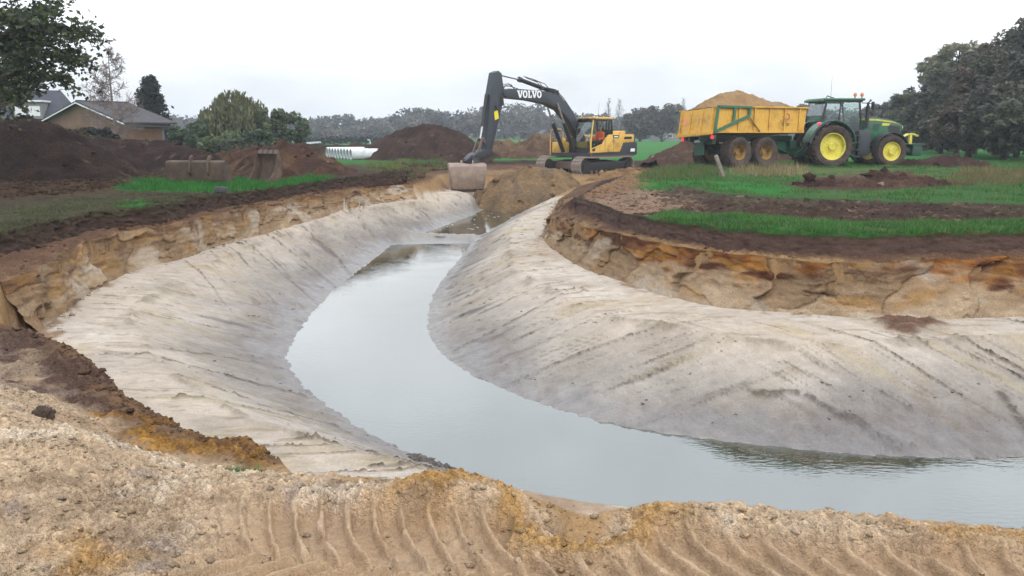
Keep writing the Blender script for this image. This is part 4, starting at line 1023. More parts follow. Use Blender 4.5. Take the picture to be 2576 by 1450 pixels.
for s, k in ((1, 'l'), (-1, 'r')):
    J['sh' + k] = ((-.01, s * .2, .47), .085); J['el' + k] = ((.10, s * .27, .2), .065); J['wr' + k] = ((.34, s * .24, .17), .045); J['hd' + k] = ((.42, s * .23, .18), .045)
    J['hp' + k] = ((.05, s * .1, -.02), .11); J['kn' + k] = ((.46, s * .14, .02), .085); J['an' + k] = ((.50, s * .14, -.38), .055); J['ft' + k] = ((.66, s * .14, -.42), .045)
    B_ += [('chest', 'sh' + k), ('sh' + k, 'el' + k), ('el' + k, 'wr' + k), ('wr' + k, 'hd' + k), ('pelvis', 'hp' + k), ('hp' + k, 'kn' + k), ('kn' + k, 'an' + k), ('an' + k, 'ft' + k)]
def who(c):
    if c.z > .585: return 3 if (c.z > .80 or c.x < -.02) else 2
    if c.z > .05 and (c.x < .37 and (c.z > .1 or abs(c.y) > .2)): return 0 
    if c.z > .05 and c.x >= .37 and abs(c.y) > .18: return 2
    return 1
op = skin_figure('person', J, B_, [M_HIVIS, M_TROU, M_SKIN, M_HAIR], who)
MB().prism([(-.05, 0), (.05, 0), (.0, .05)], -.012, .012).build('nose', M_SKIN, op).location = (.105, 0, .70)
# lift into the cab's seat
_c, _s = math.cos(R(225)), math.sin(R(225))
op.location = (3.85 + _c * .0 - _s * .95, 45 + _s * .0 + _c * .95, -.62 + 1.68); op.rotation_euler = (0, 0, R(225))
tag(op, 'operator in bright orange jacket seated in the excavator cab', 'person')

# ------------------------------------------------------------------ tractor
TH, TS = R(8), 1.05
tx, ty = 14.73, 41.35
tz = float(gz_at(tx, ty)[0])
TR_ = empty('tractor', (tx, ty, tz - .06), TH); TR_.scale = (TS,) * 3
tag(TR_, 'green farm tractor with yellow wheel rims and dark glazed cab', 'tractor')
for s in (-1, 1):
    wheel(TR_, (0, s * .95, .94), .94, .66, .60, M_TYEL, s, 24, .30, .17, 10)
    wheel(TR_, (2.86, s * .93, .72), .72, .54, .42, M_TYEL, s, 20, .10, .15, 8)
    # mudguards: curved strips over the wheels
    def guard(cx, cz, r, a0, a1, y0, y1, mat, name, th=.03):
        m = MB(); n = 14; ring = []
        for i in range(n + 1):
            a = R(a0 + (a1 - a0) * i / n); c_, s_ = math.cos(a), math.sin(a)
            ring.append([m.bm.verts.new((cx + c_ * q, y, cz + s_ * q)) for q, y in ((r, y0), (r, y1), (r - th, y1), (r - th, y0))])
        for A, B in zip(ring[:-1], ring[1:]):
            for k in range(4): m.bm.faces.new((A[k], A[(k + 1) % 4], B[(k + 1) % 4], B[k]))
        m.bm.faces.new(ring[0]); m.bm.faces.new(ring[-1][::-1])
        bmesh.ops.recalc_face_normals(m.bm, faces=m.bm.faces[:])
        return m.build(name, mat, TR_)
    g = guard(0, .98, 1.10, 8, 172, s * .50, s * 1.22, M_GRN, 'rear_mudguard')
    guard(0, .98, 1.112, 100, 175, s * 1.221, s * 1.245, M_GRY, 'mudguard_trim', .09)
    MB().box((-.64, s * 1.05, 1.93), (.08, .16, .10), .02, Matrix.Rotation(R(-40), 4, 'Y')).build('rear_lamp', M_RED, g)
    guard(2.86, .72, .84, 25, 165, s * .68, s * 1.18, M_BLK, 'front_mudguard')
# chassis, hood
MB().box((1.5, 0, .88), (3.2, .55, .5), .05).box((-.3, 0, .95), (.9, .7, .6), .05).cyl((0, -.8, .94), (0, .8, .94), .2, None, 16).cyl((2.86, -.8, .72), (2.86, .8, .72), .13, None, 14).build('chassis', M_DGRN, TR_)
hd = MB().prism([(1.55, 1.25), (1.55, 2.2), (2.3, 2.18), (3.2, 2.08), (3.7, 1.93), (3.78, 1.82), (3.62, 1.3), (3.2, 1.15), (2.0, 1.15)], -.42, .42, bev=.07).build('hood', M_GRN, TR_)
for s in (-1, 1):
    MB().prism([(1.6, 2.10), (1.6, 2.18), (2.5, 2.145), (3.3, 2.03), (3.6, 1.93), (3.3, 1.99), (2.5, 2.08)], s * .421, s * .43).build('stripe', M_TYEL, hd)
    MB().prism([(2.75, 1.98), (3.15, 1.95), (3.05, 1.90), (3.1, 1.86), (2.72, 1.86)], s * .421, s * .43).build('model_plate', M_TYEL, hd)
    MB().prism([(3.0, 1.90), (3.62, 1.82), (3.62, 1.62), (3.52, 1.28), (3.2, 1.25), (3.1, 1.5)], s * .421, s * .428).build('grille_panel', M_BLK, hd)
    MB().prism([(2.3, 1.95), (2.65, 1.93), (2.55, 1.6), (2.3, 1.65)], s * .421, s * .427).build('side_grille', M_DGRN, hd)
    MB().box((3.72, s * .30, 1.80), (.12, .2, .12), .03).build('headlamp', M_HEAD, hd)
MB().prism([(1.55, 2.20), (1.55, 2.27), (2.3, 2.25), (3.1, 2.15), (3.5, 2.05), (3.4, 2.02), (2.3, 2.17)], -.24, .24, bev=.02).build('hood_ridge', M_GRN, hd)
MB().box((3.80, 0, 1.55), (.04, .6, .45), .02).build('grille', M_BLK, hd)
# cab
x0, x1, yw, z0, z1 = -.28, 1.46, .80, 1.15, 2.92
m = MB()
for s in (-1, 1):
    m.tube([(x0, s * yw, 1.75), (x0 - .05, s * yw, 2.3), (x0 + .08, s * yw * .97, z1)], .05, 6).tube([(x1, s * yw * .9, z0), (x1 + .06, s * yw * .9, 2.0), (x1 - .1, s * yw * .95, z1)], .05, 6)
    m.tube([(.42, s * yw * 1.01, 2.05), (.45, s * yw, z1)], .03, 6)
    m.box(((x0 + x1) / 2, s * yw * .95, z1 - .02), (x1 - x0, .07, .07))
    m.prism([(x0, 1.75), (.1, 2.05), (.75, 1.75), (1.05, 1.2), (x1, 1.15), (x1, 1.0), (.9, 1.0), (x0, 1.5)], s * yw * .9, s * yw * .98)
m.box((x0, 0, 1.8), (.06, 1.6, .5)).box((x1, 0, 1.5), (.06, 1.4, 1.0)).box((.6, 0, 1.05), (1.75, 1.5, .1))
cb = m.build('cab', M_BLK, TR_)
MB().box((.62, 0, 3.0), (1.95, 1.72, .11), .05).box((-.28, 0, 2.95), (.42, 1.6, .12), .04).build('roof', M_GRN, cb)
MB().box((-.40, -.5, 2.93), (.14, .3, .10), .03).box((-.40, .5, 2.93), (.14, .3, .10), .03).box((1.55, -.5, 2.95), (.12, .3, .1), .03).box((1.55, .5, 2.95), (.12, .3, .1), .03).build('work_lamp', M_BLK, cb)
for s in (-1, 1): MB().prism([(x0 + .02, 1.78), (x0 + .1, 2.88), (x1 - .12, 2.88), (x1 - .02, 1.2), (1.05, 1.25), (.75, 1.75), (.1, 2.05)], s * yw * .985, s * yw * .993).build('side_window', M_GLASS, cb, 0)
MB().prism([(x0 - .06, 2.0), (x0 - .08, 2.3), (x0 + .03, 2.88), (x0 + .04, 2.88), (x0 - .07, 2.3), (x0 - .05, 2.0)], -.74, .74).build('rear_window', M_GLASS, cb, 0)
MB().prism([(x1 + .03, 1.95), (x1 - .09, 2.86), (x1 - .10, 2.86), (x1 + .02, 1.95)], -.66, .66).build('windscreen', M_GLASS, cb, 0)
MB().box((.35, 0, 1.6), (.5, .5, .14), .04).box((.1, 0, 1.95), (.14, .48, .7), .05).build('driver_seat', M_BLK, cb)
MB().cyl((1.2, 0, 1.3), (1.05, 0, 1.95), .04).lathe([(.2, -.015), (.22, 0), (.2, .015), (.18, 0)], (0, 0, 0), 'z', 18).build('dashboard', M_BLK, cb)
MB().box((1.2, 0, 1.75), (.3, .5, .35), .06).build('instrument_panel', M_BLK, cb)
for x, y, s in ((1.25, -.55, 1), (1.55, -.6, 1)):
    MB().cyl((x, y, 3.04), (x, y, 3.14), .03, None, 8).lathe([(.001, 0), (.07, .02), (.075, .10), (.05, .16), (.001, .18)], (x, y, 3.13), 'z', 12, False).build('beacon', M_AMB, cb)
MB().tube([(-.05, -.4, 3.05), (.0, -.4, 3.16), (.35, -.4, 3.06)], .025, 6).build('roof_hatch', M_BLK, cb)
MB().cyl((.55, .3, 3.05), (.55, .3, 4.1), .008, .004, 5).build('antenna', M_BLK, cb)
MB().tube([(1.5, -.75, 2.85), (1.72, -1.1, 2.82)], .02, 6).box((1.78, -1.15, 2.72), (.06, .2, .34), .03).build('mirror', M_BLK, cb)
MB().cyl((1.86, -.62, 1.75), (1.86, -.62, 2.72), .09, None, 14).tube([(1.86, -.62, 2.6), (1.86, -.62, 2.85), (1.98, -.62, 2.98)], .06).build('exhaust_stack', M_BLK, TR_)
MB().box((1.62, -.72, 1.1), (.6, .5, 1.1), .06).build('fuel_tank', M_GRY, TR_)
for k in range(4): MB().box((1.22, -.92 - .02 * (3 - k), .5 + k * .3), (.42, .28, .035)).build('step', M_GRY, TR_)
MB().box((1.22, -.80, .95), (.42, .03, 1.0)).build('step_frame', M_DGRN, TR_)
MB().prism([(3.75, .75), (4.4, .62), (4.45, .75), (3.75, 1.05)], -.35, -.28).prism([(3.75, .75), (4.4, .62), (4.45, .75), (3.75, 1.05)], .28, .35).box((3.9, 0, .85), (.35, .7, .4), .05).build('front_linkage', M_DGRN, TR_)
fw_ = MB().box((4.5, 0, .75), (.45, 1.0, .5), .04).box((4.45, 0, 1.02), (.8, 1.1, .05), .01).build('front_weight', M_DGRN, TR_)
MB().prism([(4.0, 1.32), (4.25, 1.5), (4.55, 1.52), (4.8, 1.42), (4.75, 1.36), (4.52, 1.46), (4.3, 1.44)], -.09, .09).prism([(4.36, 1.05), (4.36, 1.44), (4.48, 1.44), (4.48, 1.05)], -.07, .07).build('coupling_hook', M_TYEL, fw_)
MB().prism([(-.6, .55), (-1.2, .45), (-1.2, .6), (-.6, .95)], -.1, .1).prism([(-.5, .9), (-1.0, .62), (-1.0, .72), (-.5, 1.1)], -.5, -.42).prism([(-.5, .9), (-1.0, .62), (-1.0, .72), (-.5, 1.1)], .42, .5).build('rear_hitch', M_DGRN, TR_)

# ------------------------------------------------------------------ tipping trailer
LH = R(26)
lx, ly = 8.30, 39.1
TL_ = empty('tipping_trailer', (lx, ly, -.08), LH); TL_.rotation_euler = (R(-3.5), 0, LH)
tag(TL_, 'yellow tipping trailer on four big tyres loaded with sand behind the tractor', 'trailer')
BW, BZ0, BZ1, BL = 1.22, 1.56, 2.66, 5.35
def tub():
    m = MB()
    # outer faces lean: rear slopes forward going up, front leans out
    def sidew(y0, y1): m.prism([(0, BZ0), (.20, BZ1), (BL + .22, BZ1), (BL, BZ0)], y0, y1)
    sidew(-BW, -BW + .05); sidew(BW - .05, BW)
    m.prism([(0, BZ0), (.20, BZ1), (.25, BZ1), (.05, BZ0)], -BW + .052, BW - .052)
    m.prism([(BL - .05, BZ0), (BL + .17, BZ1), (BL + .22, BZ1), (BL, BZ0)], -BW + .052, BW - .052)
    m.box((BL / 2, 0, BZ0 + .03), (BL - .12, 2 * BW - .11, .06))
    for s in (-1, 1): m.box((BL / 2 + .2, s * (BW + .03), BZ1 + .035), (BL + .1, .14, .07)); m.box((BL / 2, s * (BW + .025), BZ0 + .04), (BL, .06, .1))
    return m
tb = tub().build('tipping_body', M_TRLY, TL_)
for s in (-1, 1):
    for k in range(6):
        f = (k + .5) / 6; x = f * BL + .12
        if k == 0: x = .16
        MB().prism([(x - .05, BZ0 + .09), (x + .04, BZ1), (x + .14, BZ1), (x + .05, BZ0 + .09)], s * (BW + .001), s * (BW + .06)).build('side_rib', M_TRLY, tb)
for y in (-1.12, -.4, .4, 1.12):
    MB().prism([(-.06, BZ0), (.14, BZ1), (.195, BZ1), (-.003, BZ0)], y - .05, y + .05).build('tailgate_rib', M_TRLY, tb)
MB().box((-.05, 0, BZ0 - .03), (.10, 2 * BW + .1, .10)).build('tailgate_sill', M_TRLY, tb)
# warning triangle on the tailgate
tri = MB().prism([(.62, 2.03), (.98, 2.03), (.80, 2.36)], -.005, .005, 'x').build('warning_triangle', paint('reflector_orange', (.75, .22, .12), .5), tb)
tri.location = (.07, 0, 0); tri.rotation_euler = (0, R(10.3), 0); tri.location = (.07 - .36, 0, .04)
# green lifting arms of the tailgate
for s in (-1, 1):
    ya, yb = s * (BW + .075), s * (BW + .125)
    m = MB()
    m.prism([(.02, BZ0 - .06), (.22, BZ1 + .08), (.36, BZ1 + .08), (.17, BZ0 + .06)], ya, yb)
    m.prism([(.22, BZ1 - .01), (.22, BZ1 + .08), (2.15, BZ1 + .06), (2.15, BZ1 - .03)], ya, yb)
    m.prism([(2.03, BZ1 + .02), (2.15, BZ1 + .02), (2.08, BZ1 - .38), (1.96, BZ1 - .34)], ya, yb)
    m.prism([(.02, BZ0 - .06), (.05, BZ0 + .08), (2.0, BZ1 - .30), (2.08, BZ1 - .40)], ya, yb)
    m.prism([(1.18, BZ1), (1.30, BZ1), (1.20, BZ0 + .55), (1.06, BZ0 + .48)], ya + s * .002, yb - s * .002)
    m.build('tailgate_arm', M_TRLG, tb)
    MB().tube([(2.0, s * (BW + .09), BZ1 - .38), (2.65, s * (BW + .09), BZ0 + .05)], .035, 8).build('ram', M_RIMO, tb)
# round emblem and script panel on the flank
MB().lathe([(.10, -.004), (.16, -.004), (.16, .004), (.10, .004)], (4.35, -BW - .007, 2.28), 'y', 24).box((4.13, -BW - .006, 2.28), (.2, .008, .03)).build('emblem', paint('emblem_red', (.40, .08, .05), .6), tb)
for k in range(3): MB().box((4.25, -BW - .006, 1.98 - k * .05), (.5 - k * .04, .008, .022)).build('script_line', M_BLK, tb)
# chassis, axles, lamps
MB().box((2.7, -.38, 1.35), (5.4, .12, .24)).box((2.7, .38, 1.35), (5.4, .12, .24)).box((.55, 0, 1.25), (.2, 1.4, .3)).box((1.55, 0, .78), (.16, 1.9, .16)).box((3.1, 0, .78), (.16, 1.9, .16)).box((2.3, -.5, 1.0), (1.6, .1, .18)).box((2.3, .5, 1.0), (1.6, .1, .18)).build('chassis', M_DGRN, TL_)
MB().prism([(4.6, 1.45), (5.3, 1.45), (5.6, 1.0), (6.9, .78), (6.9, .6), (5.4, .62), (4.6, .9)], -.28, .28, bev=.02).build('drawbar', M_TRLG, TL_)
MB().box((5.4, -.42, 1.05), (.4, .25, .4), .03).build('hydraulic_block', M_DGRN, TL_)
MB().box((.28, 0, 1.18), (.06, .55, .32)).prism([(.25, .62), (.31, .62), (.31, 1.05), (.25, 1.05)], -.35, .35).build('rear_underrun_plate', M_DGRN, TL_)
MB().box((.235, .1, 1.25), (.02, .42, .10)).build('number_plate', paint('plate_grey', (.45, .45, .45), .5), TL_)
for y in (-.98, .98):
    MB().box((.2, y, 1.38), (.08, .44, .18), .01).build('lamp_board', M_STEEL, TL_)
    MB().cyl((.16, y + (.08 if y > 0 else -.08), 1.38), (.135, y + (.08 if y > 0 else -.08), 1.38), .085, None, 16).build('rear_lamp', M_RED, TL_)
for x in (1.55, 3.1):
    for s in (-1, 1):
        wheel(TL_, (x, s * .98, .69), .69, .62, .35, M_RIMO, s, 26, .2, .10, 8, deep=True)
# ------------------------------------------------------------------ heaps of dug soil
HEAP_CLODS = []
M_HEAP = earth_mat('heap_soil', 14.0, .8)
def heap(name, label, ridges, slope, base, var, seed, cell=.15, cat='soil heap', lump=.18, group=None, sink=.15, mat=None, ground_fn=None):
    """ridges: list of polylines of crest points (x,y,z); flanks fall at the given slope"""
    pts = np.array([p for r in ridges for p in r])
    reach = (pts[:, 2].max() + 2.2) / slope * 0.75 + .6
    lo, hi = pts[:, :2].min(0) - reach, pts[:, :2].max(0) + reach
    nx, ny = int((hi[0] - lo[0]) / cell) + 2, int((hi[1] - lo[1]) / cell) + 2
    X, Y = np.meshgrid(np.linspace(lo[0], hi[0], nx), np.linspace(lo[1], hi[1], ny))
    x, y = X.ravel(), Y.ravel()
    wx, wy = x + .5 * fbm(x * .7, y * .7, seed, 3), y + .5 * fbm(x * .7, y * .7, seed + 3, 3)
    H = np.full(len(x), -50.0)
    for r in ridges:
        for a, b in zip(r[:-1], r[1:]) if len(r) > 1 else [(r[0], r[0])]:
            e = np.array([b[0] - a[0], b[1] - a[1]]); L = (e ** 2).sum() + 1e-9
            t = np.clip(((wx - a[0]) * e[0] + (wy - a[1]) * e[1]) / L, 0, 1)
            d = np.hypot(wx - a[0] - t * e[0], wy - a[1] - t * e[1])
            h = a[2] + (b[2] - a[2]) * t - slope * (np.sqrt(d * d + .09) - .3)
            k = .25; q = np.clip(.5 + .5 * (H - h) / k, 0, 1); H = h * (1 - q) + H * q + k * q * (1 - q)
    n2, n3 = fbm(x * 1.1, y * 1.1, seed + 7, 4), fbm(x * 4, y * 4, seed + 9, 3)
    H = H + lump * (.7 * n2 + .55 * billow(x * 1.6, y * 1.6, seed + 11, 3) - .3) + .07 * n3 + .05 * billow(x * 3.4, y * 3.4, seed + 15, 3) + .035 * billow(x * 8, y * 8, seed + 13, 2)
    gz = gz_at(x, y) if ground_fn is None else ground_fn(x, y)
    keep = H > gz - sink
    if cat == 'soil heap': keep &= gz > -.3
    F = np.arange(nx * ny).reshape(ny, nx)
    f = np.stack([F[:-1, :-1], F[:-1, 1:], F[1:, 1:], F[1:, :-1]], -1).reshape(-1, 4)
    f = f[keep[f].any(1)]
    u, inv = np.unique(f, return_inverse=True); f = inv.reshape(-1, 4)
    c = np.tile(np.asarray(base), (len(x), 1)) * (1 + .4 * n2 + .5 * n3)[:, None]
    for cc, s_, am in var: c = mixc(c, cc, sstep(-.05, .4, fbm(x * .9, y * .9, seed + s_, 4)) * am)
    fle = pnoise(x * 5, y * 5, seed + 31)
    c = mixc(c, alb(150, 136, 124), sstep(.62, .75, fle) * .6)
    H = np.maximum(H, gz - sink - .25)
    me = np_mesh(name, np.c_[x, y, H][u], f, {'soil': np.clip(c[u], .004, .8), 'wet': np.zeros(len(u)), 'grit': np.full(len(u), .8)}, True)
    o = link(name, me, mat or M_HEAP); tag(o, label, cat, group)
    sel = np.where(keep)[0]
    if len(sel) > 50:
        gg = np.random.default_rng(seed); k = gg.choice(sel, min(len(sel), int(len(sel) * .03)) , replace=False)
        HEAP_CLODS.append((x[k] + gg.normal(size=len(k)) * .05, y[k] + gg.normal(size=len(k)) * .05, H[k], c[k]))
    return o
dk = alb(74, 60, 56); dk2 = alb(56, 44, 42); tan_ = alb(150, 122, 92); brn = alb(96, 74, 64)
GRP = 'heaps of dug soil round the site'
heap('soil_heap', 'tall dark brown bank of topsoil below the old tree', [[atd(-260, 290, 33), atd(-60, 300, 30.5), atd(60, 303, 30), atd(130, 318, 30), atd(190, 346, 31)]], .62, dk, [(dk2, 1, .7), (alb(104, 84, 66), 2, .5)], 200, group=GRP)
heap('soil_heap', 'long dark brown bank of topsoil running below the brick bungalow', [[atd(190, 356, 35), atd(260, 352, 35), atd(340, 352, 36), atd(410, 356, 36), atd(470, 372, 35), atd(530, 392, 34)]], .55, dk, [(dk2, 1, .6), (alb(100, 78, 66), 2, .4)], 220, group=GRP)
heap('soil_heap', 'reddish brown heap behind the two loose digger buckets', [[atd(560, 388, 36), atd(620, 376, 35), atd(690, 366, 34), atd(715, 356, 34), atd(755, 366, 34), atd(790, 392, 33), atd(815, 412, 32)], [atd(650, 402, 30), atd(690, 408, 29.6)]], .60, brn, [(alb(120, 86, 66), 1, .7), (alb(150, 124, 92), 2, .5), (dk2, 4, .5)], 240, group=GRP, lump=.28)
heap('soil_heap', 'low long ridge of brown soil behind the white pipes', [[atd(745, 366, 66), atd(800, 362, 66), atd(850, 365, 66), atd(900, 363, 65), atd(960, 368, 64)]], .55, alb(92, 72, 64), [(dk2, 1, .5), (alb(80, 90, 58), 3, .3)], 260, cell=.22, group=GRP)
heap('soil_heap', 'largest dark brown heap to the left of the raised digger arm', [[atd(990, 336, 52), atd(1030, 320, 52), atd(1065, 312, 52), atd(1105, 316, 52), atd(1140, 330, 52), atd(1185, 352, 53)]], .68, alb(88, 72, 66), [(dk2, 1, .5), (alb(110, 92, 80), 2, .5)], 280, group=GRP)
heap('soil_heap', 'lighter sandy brown heap with two humps behind the excavator boom', [[atd(1180, 362, 57), atd(1230, 352, 57), atd(1280, 352, 57)], [atd(1330, 352, 57), atd(1355, 335, 57), atd(1385, 345, 57)], [atd(1300, 372, 54), atd(1340, 378, 54)]], .72, alb(128, 106, 90), [(brn, 1, .6), (alb(170, 142, 108), 2, .6)], 300, cell=.15, group=GRP, lump=.25)
heap('soil_heap', 'brown heap half hidden behind the trailer', [[atd(1738, 352, 48), atd(1790, 352, 48), atd(1860, 365, 48), atd(1990, 385, 49)]], .50, alb(112, 90, 78), [(brn, 1, .6)], 320, group=GRP)
heap('soil_heap', 'low dark brown heap ahead of the tractor', [[atd(2330, 398, 40), atd(2380, 392, 40), atd(2440, 400, 41)]], .35, alb(90, 68, 60), [(dk2, 1, .5)], 340, group=GRP)
heap('soil_heap', 'low dug brown mound in the meadow in front of the tractor', [[atd(2010, 462, 25), atd(2090, 455, 25), atd(2170, 446, 25.4)], [atd(2215, 434, 25.6), atd(2250, 433, 25.6), atd(2300, 448, 25.4), atd(2370, 456, 25.4)]], .42, alb(104, 80, 70), [(dk2, 1, .5), (alb(140, 116, 100), 2, .5)], 350, cell=.07, group=GRP, lump=.14, sink=.05)
heap('sand_heap', 'tan mound of fresh sand closing the far end of the ditch', [[atd(1282, 436, 38.3), atd(1330, 421, 38.2), atd(1395, 424, 38.4), atd(1432, 438, 38.3)], [atd(1295, 462, 36.8), atd(1340, 452, 36.9)]], .86, alb(166, 140, 108), [(alb(184, 160, 124), 1, .6), (alb(140, 128, 114), 2, .6)], 360, cell=.10, cat='sand heap')
heap('sand_heap', 'small tan spill of sand beside the near crawler track', [[atd(1500, 447, 40.5), atd(1540, 432, 40.6), atd(1580, 426, 40.8), atd(1625, 428, 41)]], .45, alb(178, 146, 106), [(alb(140, 108, 82), 1, .6)], 380, cell=.10, cat='sand heap', lump=.2)
# the load: sits in the trailer body (its own frame), heaped above the sides
def trailer_load():
    pk = [[(.7, -.1, 2.95), (1.4, -.15, 3.42), (2.5, -.15, 3.52), (3.2, -.1, 3.36)], [(3.6, .1, 3.34), (4.3, .1, 3.18)], [(4.6, -.1, 3.06), (5.2, -.1, 3.02)]]
    n = 110; X, Y = np.meshgrid(np.linspace(.22, BL + .10, n), np.linspace(-BW + .06, BW - .06, 56)); x, y = X.ravel(), Y.ravel()
    H = np.full(len(x), 2.70) - .05 * np.abs(y)
    for r in pk:
        for a, b in zip(r[:-1], r[1:]) if len(r) > 1 else [(r[0], r[0])]:
            e = np.array([b[0] - a[0], b[1] - a[1]]); L = (e ** 2).sum() + 1e-9
            t = np.clip(((x - a[0]) * e[0] + (y - a[1]) * e[1]) / L, 0, 1)
            h = a[2] + (b[2] - a[2]) * t - .52 * np.hypot(x - a[0] - t * e[0], y - a[1] - t * e[1])
            k = .12; q = np.clip(.5 + .5 * (H - h) / k, 0, 1); H = h * (1 - q) + H * q + k * q * (1 - q)
    n2, n3 = fbm(x * 1.5, y * 1.5, 401, 3), fbm(x * 6, y * 6, 402, 3)
    H = H + .09 * n2 + .06 * billow(x * 3, y * 3, 403, 3)
    H = np.minimum(H, 2.69 + 1.1 * np.minimum(np.minimum(BW - .06 - np.abs(y), x - .22), BL + .10 - x))
    F = np.arange(n * 56).reshape(56, n); f = np.stack([F[:-1, :-1], F[:-1, 1:], F[1:, 1:], F[1:, :-1]], -1).reshape(-1, 4)
    c = np.tile(alb(186, 156, 116), (len(x), 1)) * (1 + .25 * n3 + .15 * n2)[:, None]
    c = mixc(c, alb(172, 158, 140), sstep(3.7, 4.3, x) * .6); c = mixc(c, alb(150, 116, 84), sstep(0, .4, n2) * .5)
    me = np_mesh('sand_load', np.c_[x, y, H], f, {'soil': c, 'wet': np.zeros(len(x))}, True)
    o = link('sand_load', me, M_HEAP); o.location = TL_.location; o.rotation_euler = TL_.rotation_euler
    tag(o, 'heaped tan sand filling the yellow trailer', 'sand')
trailer_load()

# ------------------------------------------------------------------ loose buckets, pipes, post, scraps
def gpos(px, py, z=0.0):
    p = at(px, py, z); return (p[0], p[1], float(gz_at(p[0], p[1])[0]))
p = gpos(505, 461)
B1 = empty('grading_bucket', (p[0], p[1], p[2] - .02), R(176)); tag(B1, 'wide grey ditching bucket with two curved lifting ears lying on the grass', 'bucket')
B1.rotation_euler = (0, 0, R(84))
pf = [(.42, .02), (.1, .0), (-.22, .02), (-.31, .10), (-.34, .34), (-.34, .64), (-.30, .665), (-.12, .67)]
shell(pf, 1.80, .025, M_RUST, 'bucket_shell', B1)
for y in (-.46, .12):
    MB().prism([(-.36, .22), (-.47, .34), (-.46, .60), (-.36, .80), (-.20, .86), (-.12, .80), (-.24, .74), (-.31, .62), (-.33, .40)], y - .03, y + .03).build('lifting_ear', M_RUST, B1)
MB().box((.44, 0, .02), (.14, 1.8, .03)).build('cutting_edge', M_STEEL, B1)
MB().box((-.352, 0, .34), (.02, 1.75, .025)).build('back_rib', M_RUST, B1)
p = gpos(672, 459)
B2 = empty('digging_bucket', (p[0], p[1], p[2] - .02), R(-118)); tag(B2, 'dark brown narrow digging bucket standing with its teeth up', 'bucket')
pf = [(-.14, .92), (-.22, .55), (-.20, .25), (-.06, .06), (.20, .0), (.55, .03)]
shell(pf[::-1], .84, .025, M_RUST, 'bucket_shell', B2, sides=False)
for s in (-1, 1):
    MB().prism(pf + [(.30, .16), (.12, .38), (.02, .66), (-.05, .92)], s * .42, s * .45).build('side_plate', M_RUST, B2)
for k in range(4): MB().prism([(-.19, .90), (-.16, 1.02), (-.12, 1.02), (-.07, .90)], -.40 + k * .22, -.40 + k * .22 + .14).build('tooth', M_STEEL, B2)
for y in (-.2, .2): MB().prism([(-.21, .25), (-.36, .30), (-.38, .48), (-.23, .55)], y - .03, y + .03).build('hanger_plate', M_RUST, B2)

M_CONC = paint('pale_concrete', (.52, .52, .52), .8, dirt=tuple(alb(160, 156, 148)), dirt_amt=.25, scale=2, bump=.1)
M_DARKIN = paint('pipe_inside', tuple(alb(120, 118, 112)), .9)
pm = MB().lathe([(.26, 0), (.34, 0), (.34, 2.35), (.26, 2.35)], (0, 0, 0), 'x', 24).mesh('concrete_pipe', M_CONC)
fw = np.array([.9, .436]); bk_ = np.array([-.436, .9])
q0 = atd(882, 398, 50.0)
ords = ['nearest', 'second nearest', 'third nearest', 'fourth nearest', 'fifth nearest', 'sixth nearest', 'seventh nearest', 'eighth nearest', 'farthest']
for k in range(9):
    x, y = q0[0] + bk_[0] * .70 * k, q0[1] + bk_[1] * .70 * k
    o = link('concrete_pipe', pm); zz = min(float(gz_at(x, y)[0]), float(gz_at(x + 2.2, y + .7)[0]))
    o.location = (x, y, zz + .33); o.rotation_euler = (0, 0, math.atan2(.436, .9))
    tag(o, ords[k] + ' of the white concrete pipes lying in a row', 'pipe', 'white concrete pipes beside the heap')
M_POST = paint('weathered_concrete', tuple(alb(176, 170, 160)), .9, dirt=tuple(alb(110, 108, 92)), dirt_amt=.5, scale=9, bump=.3)
p = gpos(1822, 444)
m = MB().box((0, 0, .42), (.13, .11, 1.0), .012)
for z in (.7, .86): m.cyl((0, -.062, z), (0, -.052, z), .016, None, 8)
po = m.build('fence_post', M_POST); po.location = (p[0], p[1], p[2] - .1); po.rotation_euler = (R(4), R(-24), R(8))
tag(po, 'short weathered concrete fence post leaning left in the grass', 'post')
M_TARP = paint('black_plastic', (.012, .012, .013), .5)
p = gpos(556, 489)
m = MB().prism([(-.15, 0), (.12, -.01), (.17, .13), (.05, .16), (-.16, .13)], -.08, .08, bev=.015)
o = m.build('plastic_scrap', M_TARP); o.location = p; o.rotation_euler = (R(-8), R(5), R(20)); tag(o, 'black scrap of plastic at the edge of the topsoil cut', 'scrap')

def lump_mesh(name, mat, seed, sub=3, squash=.7, amp=.28):
    bm = bmesh.new(); bmesh.ops.create_icosphere(bm, subdivisions=sub, radius=1.0)
    co = np.array([v.co for v in bm.verts]); n = .6 * fbm(co[:, 0] * 1.3 + 5, co[:, 1] * 1.3 + co[:, 2] * 1.7, seed, 3) + .5 * billow(co[:, 0] * 2 + co[:, 2], co[:, 1] * 2 - co[:, 2], seed + 3, 2)
    gg = np.random.default_rng(seed)
    for v, k in zip(bm.verts, n): v.co = v.co * (1 + amp * float(k) + float(gg.normal()) * .07); v.co.z *= squash
    me = bpy.data.meshes.new(name); bm.to_mesh(me); bm.free(); me.materials.append(mat)
    me.polygons.foreach_set('use_smooth', np.ones(len(me.polygons), dtype=bool))
    return me
M_CLODD = paint('dark_clod', tuple(alb(96, 78, 64)), .95, dirt=tuple(alb(110, 92, 74)), dirt_amt=.5, scale=14, bump=.6)
M_CLODL = paint('grey_clod', tuple(alb(150, 144, 140)), .95, dirt=tuple(alb(120, 112, 104)), dirt_amt=.5, scale=14, bump=.6)
